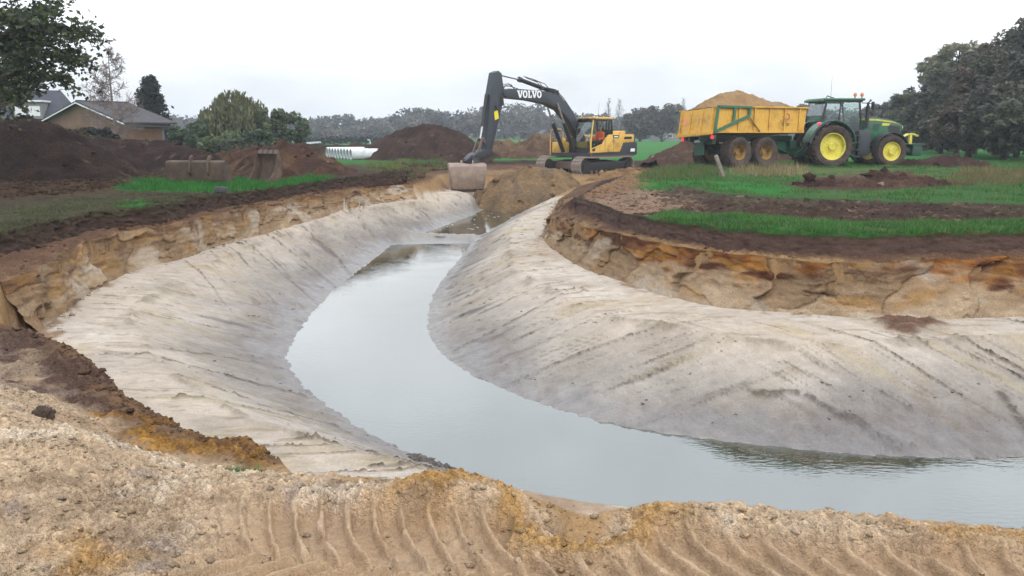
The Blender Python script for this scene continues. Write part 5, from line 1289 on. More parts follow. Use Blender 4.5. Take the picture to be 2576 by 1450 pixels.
for px, py, z, r, mat, lab in ((112, 1068, -.2, .055, M_CLODD, 'fist-sized dark brown clod lying on the pale sand'), (322, 470, 0, .16, M_CLODD, 'dark clod on the worn turf in front of the soil bank'),
        ):
    q = at(px, py, z); o = link('soil_clod', lump_mesh('soil_clod', mat, int(px), 4, .8, .8)); o.scale = (r * 1.1, r * .9, r); o.location = (q[0], q[1], float(gz_at(q[0], q[1])[0]) + r * .35); o.rotation_euler = (.2, .1, px)
    tag(o, lab, 'clod')

# ------------------------------------------------------------------ houses
def brick_mat(name, c, mortar, scale=4.0):
    m, n, l, b = nodes_mat(name)
    tc = n.new('ShaderNodeTexCoord'); t = n.new('ShaderNodeTexBrick'); t.inputs['Scale'].default_value = scale
    t.inputs['Color1'].default_value = (*c, 1); t.inputs['Color2'].default_value = (*(np.array(c) * .75), 1); t.inputs['Mortar'].default_value = (*mortar, 1); t.inputs['Mortar Size'].default_value = .012
    mp = n.new('ShaderNodeMapping'); mp.inputs['Rotation'].default_value = (R(90), 0, 0); l.new(tc.outputs['Object'], mp.inputs[0]); l.new(mp.outputs[0], t.inputs['Vector'])
    ns = noise_node(n, l, 1.2, 4); l.new(mul_col(n, l, t.outputs['Color'], mapr(n, l, ns.outputs['Fac'], .3, .7, .75, 1.15)), b.inputs['Base Color']); b.inputs['Roughness'].default_value = .9
    return m
def tile_mat(name, c):
    m, n, l, b = nodes_mat(name)
    tc = n.new('ShaderNodeTexCoord'); w = n.new('ShaderNodeTexWave'); w.bands_direction = 'Z'; w.inputs['Scale'].default_value = 3.2; w.inputs['Distortion'].default_value = .4
    l.new(tc.outputs['Object'], w.inputs['Vector']); ns = noise_node(n, l, 1.5, 5)
    base = n.new('ShaderNodeRGB'); base.outputs[0].default_value = (*c, 1)
    l.new(mul_col(n, l, mul_col(n, l, base.outputs[0], mapr(n, l, w.outputs['Fac'], 0, 1, .8, 1.1)), mapr(n, l, ns.outputs['Fac'], .3, .7, .65, 1.3)), b.inputs['Base Color']); b.inputs['Roughness'].default_value = .8
    bn = n.new('ShaderNodeBump'); bn.inputs['Strength'].default_value = .5; bn.inputs['Distance'].default_value = .05; l.new(w.outputs['Fac'], bn.inputs['Height']); l.new(bn.outputs[0], b.inputs['Normal'])
    return m
M_BRICK = brick_mat('brown_brick', tuple(alb(150, 108, 80)), tuple(alb(140, 120, 100)))
M_ROOF = tile_mat('dark_roof_tiles', tuple(alb(68, 62, 64)))
M_ROOF2 = tile_mat('slate_blue_tiles', tuple(alb(66, 68, 84)))
M_TRIM = paint('white_trim', (.6, .6, .6), .6)
M_REND = paint('pale_render', tuple(alb(150, 152, 156)), .8, dirt=tuple(alb(150, 150, 150)), dirt_amt=.3, scale=1.0)
M_WIN = paint('dark_pane', tuple(alb(70, 78, 88)), .15)
cx_, cy_ = -25.86, 58.0
HO = empty('bungalow', (cx_, cy_, 0), math.atan2(.85, .53)); tag(HO, 'low brown brick bungalow with dark tiled gable roof and white bargeboards', 'house')
# local x runs along the side wall (away to the right), local y runs along the gable (to the left)
W_, L_, ez, az_ = 9.8, 3.35, 2.25, 3.62
MB().prism([(0, 0), (W_, 0), (W_, ez), (W_ / 2, az_), (0, ez)], 0, L_, 'x').build('wall', M_BRICK, HO, 0)
def slab_roof(m, yA, zA, yB, zB, x0, x1, th=.12):
    m.prism([(yA, zA), (yB, zB), (yB, zB + th), (yA, zA + th)], x0, x1, 'x'); return m
k = (az_ - ez) / (W_ / 2)
rf = slab_roof(slab_roof(MB(), -.45, ez - .45 * k + .02, W_ / 2, az_ + .02, -.35, L_ + .35), W_ + .45, ez - .45 * k + .02, W_ / 2, az_ + .02, -.35, L_ + .35).build('roof', M_ROOF, HO, 0)
MB().box((L_ / 2, W_ / 2, az_ + .14), (L_ + .6, .22, .1), .03).build('ridge', M_ROOF, rf)
for s in (0, 1):
    y0 = -.42 if s == 0 else W_ + .42
    MB().prism([(y0, ez - .42 * k - .05), (y0, ez - .42 * k + .03), (W_ / 2, az_ + .03), (W_ / 2, az_ - .05)], -.40, -.352, 'x').build('bargeboard', M_TRIM, rf, 0)
MB().tube([(-.35, -.5, ez - .26), (L_ + .35, -.5, ez - .26)], .06, 8).build('gutter', M_BLK, rf)
dr = MB().box((3.2, -.02, 1.05), (.9, .06, 2.0)).build('door', M_REND, HO); MB().box((3.2, -.055, 1.35), (.55, .02, .9)).build('pane', M_WIN, dr); MB().cyl((2.85, -.05, 1.05), (2.85, -.12, 1.05), .03).build('handle', M_STEEL, dr)
wi = MB().box((4.05, -.02, 1.5), (.6, .05, .7)).build('window', M_TRIM, HO); MB().box((4.05, -.05, 1.5), (.5, .02, .6)).build('pane', M_WIN, wi)
p = gpos(150, 342)
H2 = empty('chalet_house', (-42.9, 74, 0), R(10)); H2.scale = (.85, .85, .92); tag(H2, 'tall house with steep slate roof and white dormer seen behind the tree', 'house')
MB().prism([(-5, 0), (5, 0), (5, 3.1), (-5, 3.1)], 0, 7, 'y').build('wall', M_REND, H2, 0)
rf = MB().prism([(-.4, 2.9), (3.5, 5.75), (7.4, 2.9)], -5.3, 4.0, 'x')
for v in rf.bm.verts:
    if v.co.x > 0: v.co.x += (5.75 - v.co.z) * .42
rf = rf.build('roof', M_ROOF2, H2, 0)
do = MB().box((2.0, .9, 3.75), (2.6, 2.6, 1.5)).build('dormer', M_REND, H2)
MB().box((2.0, .75, 4.62), (2.9, 2.9, .16)).build('fascia', M_TRIM, do)
for x in (1.35, 2.6): 
    w = MB().box((x, -.42, 3.7), (1.05, .06, .9)).build('window', M_TRIM, do)
HZ = 0.0
def small_house(px, py, y, w, d, h, r, label, mat):
    q = atd(px, py, y); o = empty('cottage', (q[0], q[1], 0), R(12)); tag(o, label, 'house')
    MB().prism([(-w / 2, 0), (w / 2, 0), (w / 2, h), (0, h + r), (-w / 2, h)], 0, d).build('wall', M_REND if mat else M_BRICK, o, 0)
    rf = MB().prism([(-w / 2 - .3, h - .25), (0, h + r + .05), (0, h + r + .25), (-w / 2 - .35, h - .05)], -.3, d + .3).prism([(w / 2 + .3, h - .25), (0, h + r + .05), (0, h + r + .25), (w / 2 + .35, h - .05)], -.3, d + .3).build('roof', M_ROOF2, o, 0)
    w_ = MB().box((0, -.03, h * .55), (w * .3, .06, h * .4)).build('window', M_TRIM, o); MB().box((0, -.07, h * .55), (w * .25, .02, h * .34)).build('pane', M_WIN, w_)
small_house(1376, 348, 215, 4.5, 6, .7, 1.5, 'distant cottage with a pointed slate gable between heap and boom', False)
small_house(1412, 350, 222, 5, 6, .4, 1.2, 'distant low cottage with slate roof under the excavator boom', False)
small_house(1684, 352, 190, 4.5, 6, 1.9, 1.3, 'small pale shed at the wood edge right of the excavator', True)
# garden fence boards beside the bungalow
FE = empty('garden_fence', (*atd(433, 345, 60)[:2], -.6), R(-6)); tag(FE, 'pale grey board fence to the right of the bungalow', 'fence')
bm_ = MB().box((0, 0, .85), (.22, .03, 1.7)).mesh('board', paint('grey_boards', tuple(alb(150, 156, 162)), .8))
for k in range(8): o = link('board', bm_, None, FE); o.location = (k * .25, .0, .02 * (k % 3))
MB().box((.9, .05, .5), (2.0, .04, .09)).box((.9, .05, 1.3), (2.0, .04, .09)).build('rail', M_POST, FE)
# far field bits
q = atd(931, 357, 118); o = MB().tube([(0, 0, 0), (0, 0, .45), (-.05, 0, .62), (-.2, 0, .70), (-.34, 0, .68)], .07, 8).build('vent_pipe', M_CONC); o.location = (q[0], q[1], 0); tag(o, 'bent white vent pipe standing in the far field', 'pipe')
q = atd(788, 356, 112); m = MB().prism([(-.9, .42), (.9, .55), (.9, .35), (-.7, .18)], -.25, .25).box((-.5, 0, .1), (.08, .4, .22)).box((.6, 0, .17), (.08, .4, .36)); o = m.build('trough', M_CONC); o.location = (q[0], q[1], 0); tag(o, 'small white drinking trough in the far field', 'trough')
q = atd(1036, 352, 120); m = MB().box((0, 0, .55), (1.2, .6, .5), .08).cyl((-.4, -.3, .28), (-.4, .3, .28), .28, None, 14).cyl((.4, -.3, .28), (.4, .3, .28), .28, None, 14); o = m.build('water_cart', M_CONC); o.location = (q[0], q[1], 0); tag(o, 'small pale water cart far off beside the dark heap', 'cart')
# ------------------------------------------------------------------ trees
def leaf_mat(name, rough=.6):
    m, n, l, b = nodes_mat(name)
    a = n.new('ShaderNodeAttribute'); a.attribute_name = 'soil'
    l.new(a.outputs['Color'], b.inputs['Base Color']); b.inputs['Roughness'].default_value = rough; b.inputs['Specular IOR Level'].default_value = .2
    tl = n.new('ShaderNodeBsdfTranslucent'); l.new(a.outputs['Color'], tl.inputs['Color'])
    mx = n.new('ShaderNodeMixShader'); mx.inputs[0].default_value = .25
    out = n['Material Output']; l.new(b.outputs[0], mx.inputs[1]); l.new(tl.outputs[0], mx.inputs[2]); l.new(mx.outputs[0], out.inputs['Surface'])
    return m
M_LEAF = leaf_mat('leaf')
M_BARK = paint('bark', tuple(alb(74, 66, 60)), .95, dirt=tuple(alb(98, 92, 82)), dirt_amt=.5, scale=5, bump=.6)
M_BARKG = paint('pale_bark', tuple(alb(150, 140, 136)), .9, dirt=tuple(alb(96, 86, 82)), dirt_amt=.5, scale=8)
def leaves_mesh(name, C, size, cols, seed, droop=0.0, aspect=1.6, var=(.7, 1.25)):
    """C (n,3) leaf centres -> one quad each, random attitude"""
    g = np.random.default_rng(seed); n = len(C)
    a = g.normal(size=(n, 3)); a[:, 2] *= .6; a /= np.linalg.norm(a, axis=1)[:, None]
    if droop: a = a * (1 - droop) + np.array([0, 0, -1.0]) * droop; a /= np.linalg.norm(a, axis=1)[:, None]
    b = np.cross(a, g.normal(size=(n, 3))); b /= np.linalg.norm(b, axis=1)[:, None] + 1e-9
    s = size * g.uniform(.6, 1.35, n)[:, None]
    a = a * s * aspect / 2; b = b * s / 2
    V = np.stack([C - a, C + b * .9 - a * .1, C + a, C - b * .9 + a * .1], 1).reshape(-1, 3)
    F = np.arange(n * 4).reshape(n, 4)
    cols = np.asarray(cols); c = cols[g.integers(0, len(cols), n)] * g.uniform(*var, n)[:, None]
    return V, F, np.repeat(c, 4, 0)
def blob_pts(g, c, r, n, shell=.55):
    d = g.normal(size=(n, 3)); d /= np.linalg.norm(d, axis=1)[:, None]
    return np.asarray(c) + d * (r * g.uniform(shell, 1, n) ** .6)[:, None] * np.array([1, 1, .75])
def bezier(a, b, c, n):
    t = np.linspace(0, 1, n)[:, None]; return (1 - t) ** 2 * np.array(a) + 2 * t * (1 - t) * np.array(b) + t * t * np.array(c)
def tree_parts(H, crown_r, z0, trunk_r, ncl, nleaf, lsize, cols, seed, zr=None, lean=(0, 0), outline=None, shell=.4, aspect=1.6, twigs=True, crad=(.16, .34)):
    """-> (trunk mesh builder, leaf arrays); the crown is many leaf clumps hung on limbs"""
    g = np.random.default_rng(seed)
    zc = (z0 + H) / 2; zr = zr or (H - z0) / 2
    cl = []
    while len(cl) < ncl:
        p = g.normal(size=3); p /= np.linalg.norm(p); p = p * g.uniform(.25, 1) ** .5
        k = 1 if outline is None else outline(p[2])
        cl.append((p[0] * crown_r * k * .86 + lean[0] * (p[2] + 1), p[1] * crown_r * k * .86 + lean[1] * (p[2] + 1), zc + p[2] * zr * .9))
    L = []; per = max(6, nleaf // ncl)
    for c in cl:
        r = crown_r * g.uniform(*crad); L.append(blob_pts(g, c, r, int(per * g.uniform(.5, 1.5)), shell))
    V, F, C = leaves_mesh('crown', np.concatenate(L), lsize, cols, seed + 1, aspect=aspect)
    m = MB()
    top = (lean[0], lean[1], z0 + (H - z0) * .75)
    tp = bezier((0, 0, -.2), (0, 0, z0), top, 8)
    m.tube([tuple(p) for p in tp], [trunk_r * (1.15 - .95 * i / 7) for i in range(8)], 8)
    for c in (cl if twigs else []):
        f = min(.92, max(.15, (c[2] - zr * .5) / top[2])); st = tp[int(f * 7)]
        mid = (np.array(st) + np.array(c)) / 2 + np.array([0, 0, -.12 * crown_r])
        bz = bezier(st, mid, c, 5); r0 = trunk_r * .32
        m.tube([tuple(p) for p in bz], [r0, r0 * .75, r0 * .5, r0 * .3, r0 * .12], 5)
    return m, (V, F, C)
def make_tree(name, label, loc, *a, cat='tree', bark=None, group=None, **k):
    m, (V, F, C) = tree_parts(*a, **k)
    t = empty(name, loc, random.uniform(0, 6)); tag(t, label, cat, group)
    m.build('trunk', bark or M_BARK, t, 40)
    link('crown', np_mesh('crown', V, F, {'soil': C}), M_LEAF, t)
    return t
def gnd(px, y, py=340):
    q = atd(px, py, y); return (q[0], q[1], float(gz_at(q[0], q[1])[0]) - .05)

# the old oak reaching in from the left: limbs, then leaf sprays along them
def oak():
    g = np.random.default_rng(77); D = 25.0
    root = np.array(gnd(-95, D)); t = empty('oak_tree', tuple(root)); tag(t, 'large old oak with dark green leaves reaching in over the left edge', 'tree')
    def wp(px, py, y): return np.array(atd(px, py, y)) - root
    m = MB(); L = []
    base = np.array([0, 0, -.3])
    trunk = [base, wp(-92, 300, D), wp(-85, 200, D), wp(-70, 90, D), wp(-60, -60, D), wp(-50, -300, D)]
    m.tube([tuple(p) for p in trunk], [.42, .36, .33, .29, .24, .12], 10)
    limbs = [((-85, 250), (0, 215), (95, 110), -1.5, .17), ((-80, 205), (20, 190), (150, 150), .5, .15), ((-75, 150), (40, 60), (215, 95), 1.0, .15), ((-70, 100), (20, 20), (145, 30), -1.0, .14), ((-65, 40), (20, -60), (130, -10), 1.5, .14),
             ((-60, -60), (40, -160), (170, -130), 0, .13), ((-60, -100), (-20, -260), (60, -330), 2, .12), ((-85, 230), (-20, 240), (45, 245), 1.5, .12), ((-85, 230), (-190, 180), (-330, 170), -1, .17), ((-75, 100), (-180, 30), (-330, 20), 1, .16), ((-60, -60), (-160, -160), (-280, -200), -2, .15),
             ((-80, 220), (60, 215), (185, 205), -1.0, .10), ((-70, 120), (60, 100), (190, 150), 2.4, .12), ((-65, 60), (40, 30), (110, 60), -2.6, .12), ((-84, 240), (0, 255), (15, 262), -2.0, .1), ((-70, 80), (60, 90), (235, 160), -.4, .11), ((-70, 110), (90, 60), (225, 75), -1.6, .11), ((-70, 90), (20, 120), (60, 160), 3, .1)]
    for a, b, c, dy, r in limbs:
        bz = bezier(wp(a[0], a[1], D), wp(b[0], b[1], D + dy * .5), wp(c[0], c[1], D + dy), 10)
        bz = bz + g.normal(size=bz.shape) * .05
        m.tube([tuple(p) for p in bz], [max(.012, r * (1 - i / 9.3)) for i in range(10)], 6)
        for i in range(3, 10):
            for k in range(4):
                d = g.normal(size=3); d /= np.linalg.norm(d); ln = g.uniform(.3, .95)
                d[2] = d[2] * .7 - .05
                tip = bz[i] + d * ln; mid = (bz[i] + tip) / 2 + np.array([0, 0, .08])
                tw = bezier(bz[i], mid, tip, 4); m.tube([tuple(p) for p in tw], [.02, .015, .01, .005], 4)
                for j in (1, 2, 3):
                    n = int(g.uniform(3, 11)); L.append(tw[j] + g.normal(size=(n, 3)) * np.array([.13, .13, .09]))
    V, F, C = leaves_mesh('crown', np.concatenate(L), .105, [alb(72, 92, 62), alb(92, 110, 70), alb(60, 78, 62), alb(110, 122, 74), alb(66, 82, 68)], 5, aspect=1.5)
    m.build('trunk', M_BARK, t, 40); link('crown', np_mesh('crown', V, F, {'soil': C}), M_LEAF, t)
oak()
# bare birch in front of the bungalow
def bare_tree(name, label, loc, H, spread, seed, bark, col, nb=26, rt=.11, group=None, fan=.5, start=.25, twn=7, tl=.9, fuzz=2):
    g = np.random.default_rng(seed); t = empty(name, loc); tag(t, label, 'tree', group); m = MB()
    tw = MB()
    m.tube([(0, 0, -.2), (.03, 0, H * .35), (-.03, .02, H * .7), (0, 0, H)], [rt, rt * .75, rt * .4, .008], 7)
    for i in range(nb):
        f = start + (1 - start) * (i / nb) ** .9; a = g.uniform(0, 6.283); z = H * f
        ln = spread * (1.05 - f) ** .7 * g.uniform(.6, 1.1) * (1 if f > start + .08 else .7)
        d = np.array([math.cos(a), math.sin(a), 0]); tip = np.array([0, 0, z]) + d * ln + np.array([0, 0, ln * fan])
        bz = bezier((0, 0, z), np.array([0, 0, z]) + d * ln * .6 + np.array([0, 0, ln * .15]), tip, 6); r0 = rt * .35 * (1.1 - f)
        m.tube([tuple(p) for p in bz], [max(.004, r0 * (1 - k / 5.4)) for k in range(6)], 4)
        for k in range(1, 6):
            for q in range(twn):
                e = g.normal(size=3) * .55 + d * .4 + np.array([0, 0, .25]); e /= np.linalg.norm(e); l2 = tl * g.uniform(.3, 1) * (1.15 - f)
                p1 = bz[k] + e * l2; tw.tube([tuple(bz[k]), tuple((bz[k] + p1) / 2 + g.normal(size=3) * .03), tuple(p1)], [.013, .009, .004], 3)
                for _ in range(fuzz):
                    e2 = e + g.normal(size=3) * .6; e2 /= np.linalg.norm(e2); p2 = bz[k] + (p1 - bz[k]) * g.uniform(.3, 1); tw.tube([tuple(p2), tuple(p2 + e2 * l2 * .5)], [.008, .004], 3)
    m.build('trunk', bark, t, 40); tw.build('crown', paint(name + '_twigs', col, .9), t, 0)
    return t
bare_tree('birch_tree', 'slender bare birch standing in front of the brick bungalow', gnd(289, 46), 6.0, 2.0, 3, M_BARKG, tuple(alb(150, 136, 138)), 30, .10, fuzz=3)
# conifer behind the bungalow
def conifer():
    g = np.random.default_rng(9); loc = gnd(385, 66); t = empty('conifer', loc); tag(t, 'dark pointed conifer rising behind the bungalow roof', 'tree'); H = 5.6
    L = []
    for i in range(240):
        f = i / 240; z = .5 + f * (H - .5); r = 1.75 * (1 - f) ** .8 + .08; a = g.uniform(0, 6.283); rr_ = r * g.uniform(.35, 1.08)
        L.append(np.array([math.cos(a) * rr_, math.sin(a) * rr_, z + g.normal() * .12]) + g.normal(size=(34, 3)) * np.array([.17, .17, .16]))
    V, F, C = leaves_mesh('crown', np.concatenate(L), .17, [alb(34, 50, 42), alb(46, 62, 48), alb(28, 42, 38), alb(54, 68, 50)], 10, droop=.2)
    MB().tube([(0, 0, -.2), (0, 0, H * .5), (0, 0, H)], [.22, .12, .02], 8).build('trunk', M_BARK, t, 40)
    link('crown', np_mesh('crown', V, F, {'soil': C}), M_LEAF, t)
conifer()
# weeping willow and the shrubs round it
def willow():
    g = np.random.default_rng(12); loc = gnd(592, 62); t = empty('willow_tree', loc); tag(t, 'weeping willow with olive drooping branches left of the pipes', 'tree'); H = 4.3
    m = MB(); m.tube([(0, 0, -.2), (.1, 0, 1.2), (0, 0, 2.6)], [.3, .24, .15], 8); P = []
    for i in range(200):
        a = g.uniform(0, 6.283); f = g.uniform(0, 1) ** .6; r = 2.3 * f; zt = H * (1 - .3 * f * f) * g.uniform(.78, 1.08)
        p0 = np.array([math.cos(a) * r, math.sin(a) * r, zt])
        if i % 4 == 0: m.tube([tuple(q) for q in bezier((0, 0, 2.4), p0 * np.array([.5, .5, 1.05]), p0, 5)], [.08, .06, .045, .03, .015], 4)
        ln = g.uniform(.8, 2.6) * (.5 + .5 * f); n = int(ln * 34)
        s = g.uniform(0, 1, n); P.append(p0 + np.c_[g.normal(size=n) * .09 + math.cos(a) * .3 * s, g.normal(size=n) * .09 + math.sin(a) * .3 * s, -s * ln])
    V, F, C = leaves_mesh('crown', np.concatenate(P), .13, [alb(124, 132, 92), alb(140, 146, 106), alb(104, 116, 84), alb(116, 120, 90)], 13, droop=.75, aspect=2.6)
    m.build('trunk', M_BARK, t, 40); link('crown', np_mesh('crown', V, F, {'soil': C}), M_LEAF, t)
willow()
grn = [alb(104, 128, 90), alb(124, 144, 100), alb(90, 112, 86), alb(138, 150, 110)]
dgr = [alb(98, 120, 94), alb(114, 134, 100), alb(84, 104, 86)]
def shrub(label, px, y, H, r, cols, seed, n=5200, ls=.16, name='shrub', cat='shrub'):
    make_tree(name, label, gnd(px, y), H, r, .25, .08, 26, n, ls, cols, seed, cat=cat, shell=.3)
shrub('dark green shrub between conifer and willow', 478, 60, 2.5, 1.5, dgr, 21)
shrub('tall mixed green bush just left of the willow', 528, 64, 3.7, 1.6, grn, 22)
shrub('yellowish young bush at the end of the board fence', 448, 64, 1.9, .8, [alb(130, 130, 60), alb(110, 118, 60), alb(90, 104, 56)], 23, 1800)
shrub('broad green tree at the right end of the garden thicket', 722, 64, 3.5, 1.8, grn + dgr, 24, 6500)
shrub('green bush close to the right of the willow', 672, 62, 3.7, 1.5, grn, 25)
shrub('rounded dark bush in front of the thicket', 645, 56, 1.9, 1.1, dgr, 26, 4200)
shrub('low wide grey green bush at the foot of the willow', 560, 52, 1.5, 1.6, grn, 27, 5200)
shrub('low grey green bush above the red brown heap', 610, 48, 1.15, 1.5, [alb(86, 96, 76), alb(100, 108, 84), alb(70, 80, 64)], 28, 4200)
shrub('bluish dark bush in front of the bungalow gable', 235, 44, 1.95, 1.25, [alb(58, 62, 66), alb(48, 52, 56), alb(70, 74, 74)], 29, 5200)
shrub('olive brown bush on top of the tall topsoil bank', 165, 42, 2.0, 1.4, [alb(92, 86, 62), alb(76, 74, 56), alb(104, 98, 70)], 30, 5200)
shrub('dark ivy covered bush under the oak at the left edge', 20, 36, 2.3, 1.8, [alb(38, 46, 40), alb(50, 58, 46)], 31, 6500)
shrub('dark hedge bush left of the slate house', 95, 52, 1.95, 1.6, [alb(44, 52, 44), alb(56, 62, 50)], 32, 5200)
shrub('small dark bush before the corner of the bungalow', 262, 47, 1.3, .7, dgr, 33, 2200)
# woodland on the right: each tree its own
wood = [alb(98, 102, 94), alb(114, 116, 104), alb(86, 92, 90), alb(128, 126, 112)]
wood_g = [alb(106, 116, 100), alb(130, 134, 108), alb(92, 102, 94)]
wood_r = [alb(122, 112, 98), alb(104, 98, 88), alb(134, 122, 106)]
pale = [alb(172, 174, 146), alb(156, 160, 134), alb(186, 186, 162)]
WL_ = [  # px, distance, top pixel y, radius, colours, label
    (2620, 52, 10, 4.0, wood, 'tallest dark wood edge tree at the right border'), (2562, 56, 50, 3.6, wood_g, 'dark green tree second from the right border of the wood'),
    (2508, 60, 72, 3.4, wood_r, 'reddish brown leaved tree in the right hand wood'), (2455, 64, 104, 3.2, wood, 'dark tree below the pale willow top in the right hand wood'),
    (2410, 68, 140, 3.2, wood_g, 'greenish tree at the shoulder of the right hand wood'), (2362, 74, 190, 3.2, wood, 'grey brown tree behind the tractor bonnet end'),
    (2308, 84, 216, 3.4, wood_g, 'olive tree behind the tractor front'), (2262, 100, 238, 3.4, wood, 'grey tree above the tractor bonnet'),
    (2222, 120, 252, 3.8, wood, 'small distant grey tree right of the tractor cab'), (2530, 50, 190, 2.9, wood, 'lower dark tree at the front of the right hand wood'),
    (2440, 56, 235, 2.7, wood_r, 'low reddish brown bush tree at the front of the wood'), (2600, 46, 225, 2.6, wood_g, 'low dark evergreen at the right border'), (2370, 66, 285, 2.3, wood_g, 'low olive bush tree right of the tractor')]
for i, (px, y, py, r, cols, lab) in enumerate(WL_):
    H = atd(px, py, y)[2]
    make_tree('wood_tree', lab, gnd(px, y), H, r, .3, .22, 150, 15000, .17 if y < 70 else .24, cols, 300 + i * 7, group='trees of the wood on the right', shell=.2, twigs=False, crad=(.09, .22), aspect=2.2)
for i, (px, y, py, r, lab) in enumerate(((2395, 72, 88, 2.0, 'pale feathery willow crown standing above the dark wood'), (2330, 78, 132, 1.35, 'smaller pale wispy tree crown at the left end of the dark wood'))):
    H = atd(px, py, y)[2]
    make_tree('crack_willow', lab, gnd(px, y), H, r, H * (.62 if i == 0 else .66), .2, 46, 3600 if i == 0 else 1500, .20, pale, 500 + i, shell=.2, aspect=2.2, group='pale willows above the wood')
# trees above the trailer and tractor, further off
for i, (px, y, py, r, lab) in enumerate(((2055, 150, 258, 4.2, 'dark rounded distant tree between trailer and tractor cab'), (2010, 170, 262, 3.8, 'distant grey tree just behind the front of the trailer'), (1665, 165, 263, 5.2, 'broad distant oak with part bare crown left of the trailer'), (1610, 170, 278, 4.6, 'distant grey green tree right of the two poplars'), (1950, 190, 278, 4.5, 'distant low tree over the trailer load'))):
    H = atd(px, py, y)[2]
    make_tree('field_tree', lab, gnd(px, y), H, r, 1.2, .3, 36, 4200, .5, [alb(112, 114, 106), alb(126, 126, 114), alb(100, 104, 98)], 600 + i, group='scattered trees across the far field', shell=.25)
for i, (px, y, py, lab) in enumerate(((1530, 230, 247, 'left one of the two bare distant poplars'), (1556, 232, 250, 'right one of the two bare distant poplars'), (1716, 225, 247, 'single bare distant poplar by the trailer tail'))):
    H = atd(px, py, y)[2]
    bare_tree('poplar_tree', lab, gnd(px, y), H, 1.6, 40 + i, M_BARKG, tuple(alb(128, 124, 122)), 26, .22, fan=1.8, start=.2, twn=5, tl=1.6, fuzz=2, group='bare poplars on the skyline')
# far wood: one mass across the fields
def far_wood():
    g = np.random.default_rng(31); P, S, CC = [], [], []
    tops = [(-200, 290), (300, 290), (600, 300), (760, 306), (830, 296), (900, 300), (960, 300), (1000, 290), (1060, 276), (1090, 272), (1130, 286), (1170, 276), (1230, 272), (1300, 266), (1340, 268), (1380, 290), (1430, 296), (1500, 292), (1560, 296), (1640, 290), (1760, 282), (1900, 285), (2100, 282), (2300, 275), (2600, 270)]
    for row in range(3):
        y = 235 + row * 16
        for px in np.arange(-150, 2650, 27):
            px_ = px + g.uniform(-10, 10); top = np.interp(px_, [t[0] for t in tops], [t[1] for t in tops]) + g.uniform(-5, 12) + (row == 0) * g.uniform(0, 26)
            q = atd(px_, top, y); H = q[2]; r = g.uniform(2.8, 4.8)
            base = np.array([alb(112, 118, 118), alb(100, 107, 110), alb(126, 126, 120), alb(98, 108, 102)][g.integers(0, 4)])  # twig greys, with some bluish distance haze put into the colour
            for k in range(11):
                c = (q[0] + g.normal() * r * .5, q[1] + g.normal() * r * .5, H * g.uniform(.12, .97)); n = 36
                P.append(blob_pts(g, c, r * .5, n, .2)); CC.append(np.tile(base * g.uniform(.8, 1.15), (n, 1)))
    P = np.concatenate(P); P[:, 2] = np.maximum(P[:, 2], .1)
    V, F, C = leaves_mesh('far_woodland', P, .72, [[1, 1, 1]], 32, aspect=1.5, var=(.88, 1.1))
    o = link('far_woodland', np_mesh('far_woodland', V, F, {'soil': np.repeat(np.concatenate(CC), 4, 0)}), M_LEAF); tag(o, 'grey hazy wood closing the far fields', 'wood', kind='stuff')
    P = []
    for px in np.arange(748, 990, 3):
        q = atd(px, 350, 128); P.append(np.array([q[0], q[1], .55]) + g.normal(size=(30, 3)) * np.array([.35, .4, .26]))
    V, F, C = leaves_mesh('hedge', np.concatenate(P), .22, [alb(52, 58, 62), alb(64, 70, 70)], 33)
    V[:, 2] = np.maximum(V[:, 2], -.05)
    h = link('far_hedge', np_mesh('far_hedge', V, F, {'soil': C}), M_LEAF); tag(h, 'low dark hedge across the far field left of the big heap', 'hedge')
far_wood()

# ------------------------------------------------------------------ grass
M_GRASS = leaf_mat('grass_blades', .5)
def blades(name, label, P, h, w, cols, seed, lean=.45, cat='grass'):
    g = np.random.default_rng(seed); n = len(P); z = gz_at(P[:, 0], P[:, 1])
    a = g.uniform(0, 6.283, n); hh = h * g.uniform(.5, 1.25, n); b = np.c_[np.cos(a), np.sin(a)] * (w * g.uniform(.7, 1.3, n))[:, None] / 2
    a2 = g.uniform(0, 6.283, n); t = np.c_[np.cos(a2), np.sin(a2)] * (hh * lean * g.uniform(.2, 1.4, n))[:, None]
    V = np.empty((n, 3, 3)); V[:, 0, :2] = P - b; V[:, 1, :2] = P + b; V[:, 2, :2] = P + t
    V[:, 0, 2] = V[:, 1, 2] = z - .01; V[:, 2, 2] = z + hh
    cols = np.asarray(cols); c = cols[g.integers(0, len(cols), n)] * g.uniform(.65, 1.3, n)[:, None]
    nz = fbm(P[:, 0] * .9, P[:, 1] * .9, seed, 3); c = c * (1 + .55 * nz)[:, None]; V[:, 2, 2] += (hh * .8 * nz)
    o = link(name, np_mesh(name, V.reshape(-1, 3), np.arange(n * 3).reshape(n, 3), {'soil': np.repeat(c, 3, 0)}), M_GRASS)
    tag(o, label, cat, kind='stuff')
def scatter(poly, n, seed, zz=0, dens=None):
    g = np.random.default_rng(seed); W = np.array([at(p[0], p[1], zz)[:2] for p in poly]); lo, hi = W.min(0), W.max(0)
    P = g.uniform(0, 1, (n * 3, 2)) * (hi - lo) + lo; m = region(P[:, 0], P[:, 1], [tuple(w) for w in W], .22, world=True)
    if dens is not None: m = m * dens(P[:, 0], P[:, 1])
    if zz == 0: m = m * (gt_at(P[:, 0], P[:, 1]) < .1)
    return P[g.uniform(0, 1, len(P)) < m][:n]
MOUND = [(1960, 470), (2030, 446), (2150, 436), (2230, 428), (2310, 442), (2400, 452), (2350, 474), (2200, 484), (2060, 482)]
gcol = [alb(62, 138, 62), alb(78, 150, 66), alb(54, 118, 56), alb(70, 142, 60), alb(104, 146, 78), alb(134, 142, 92)]
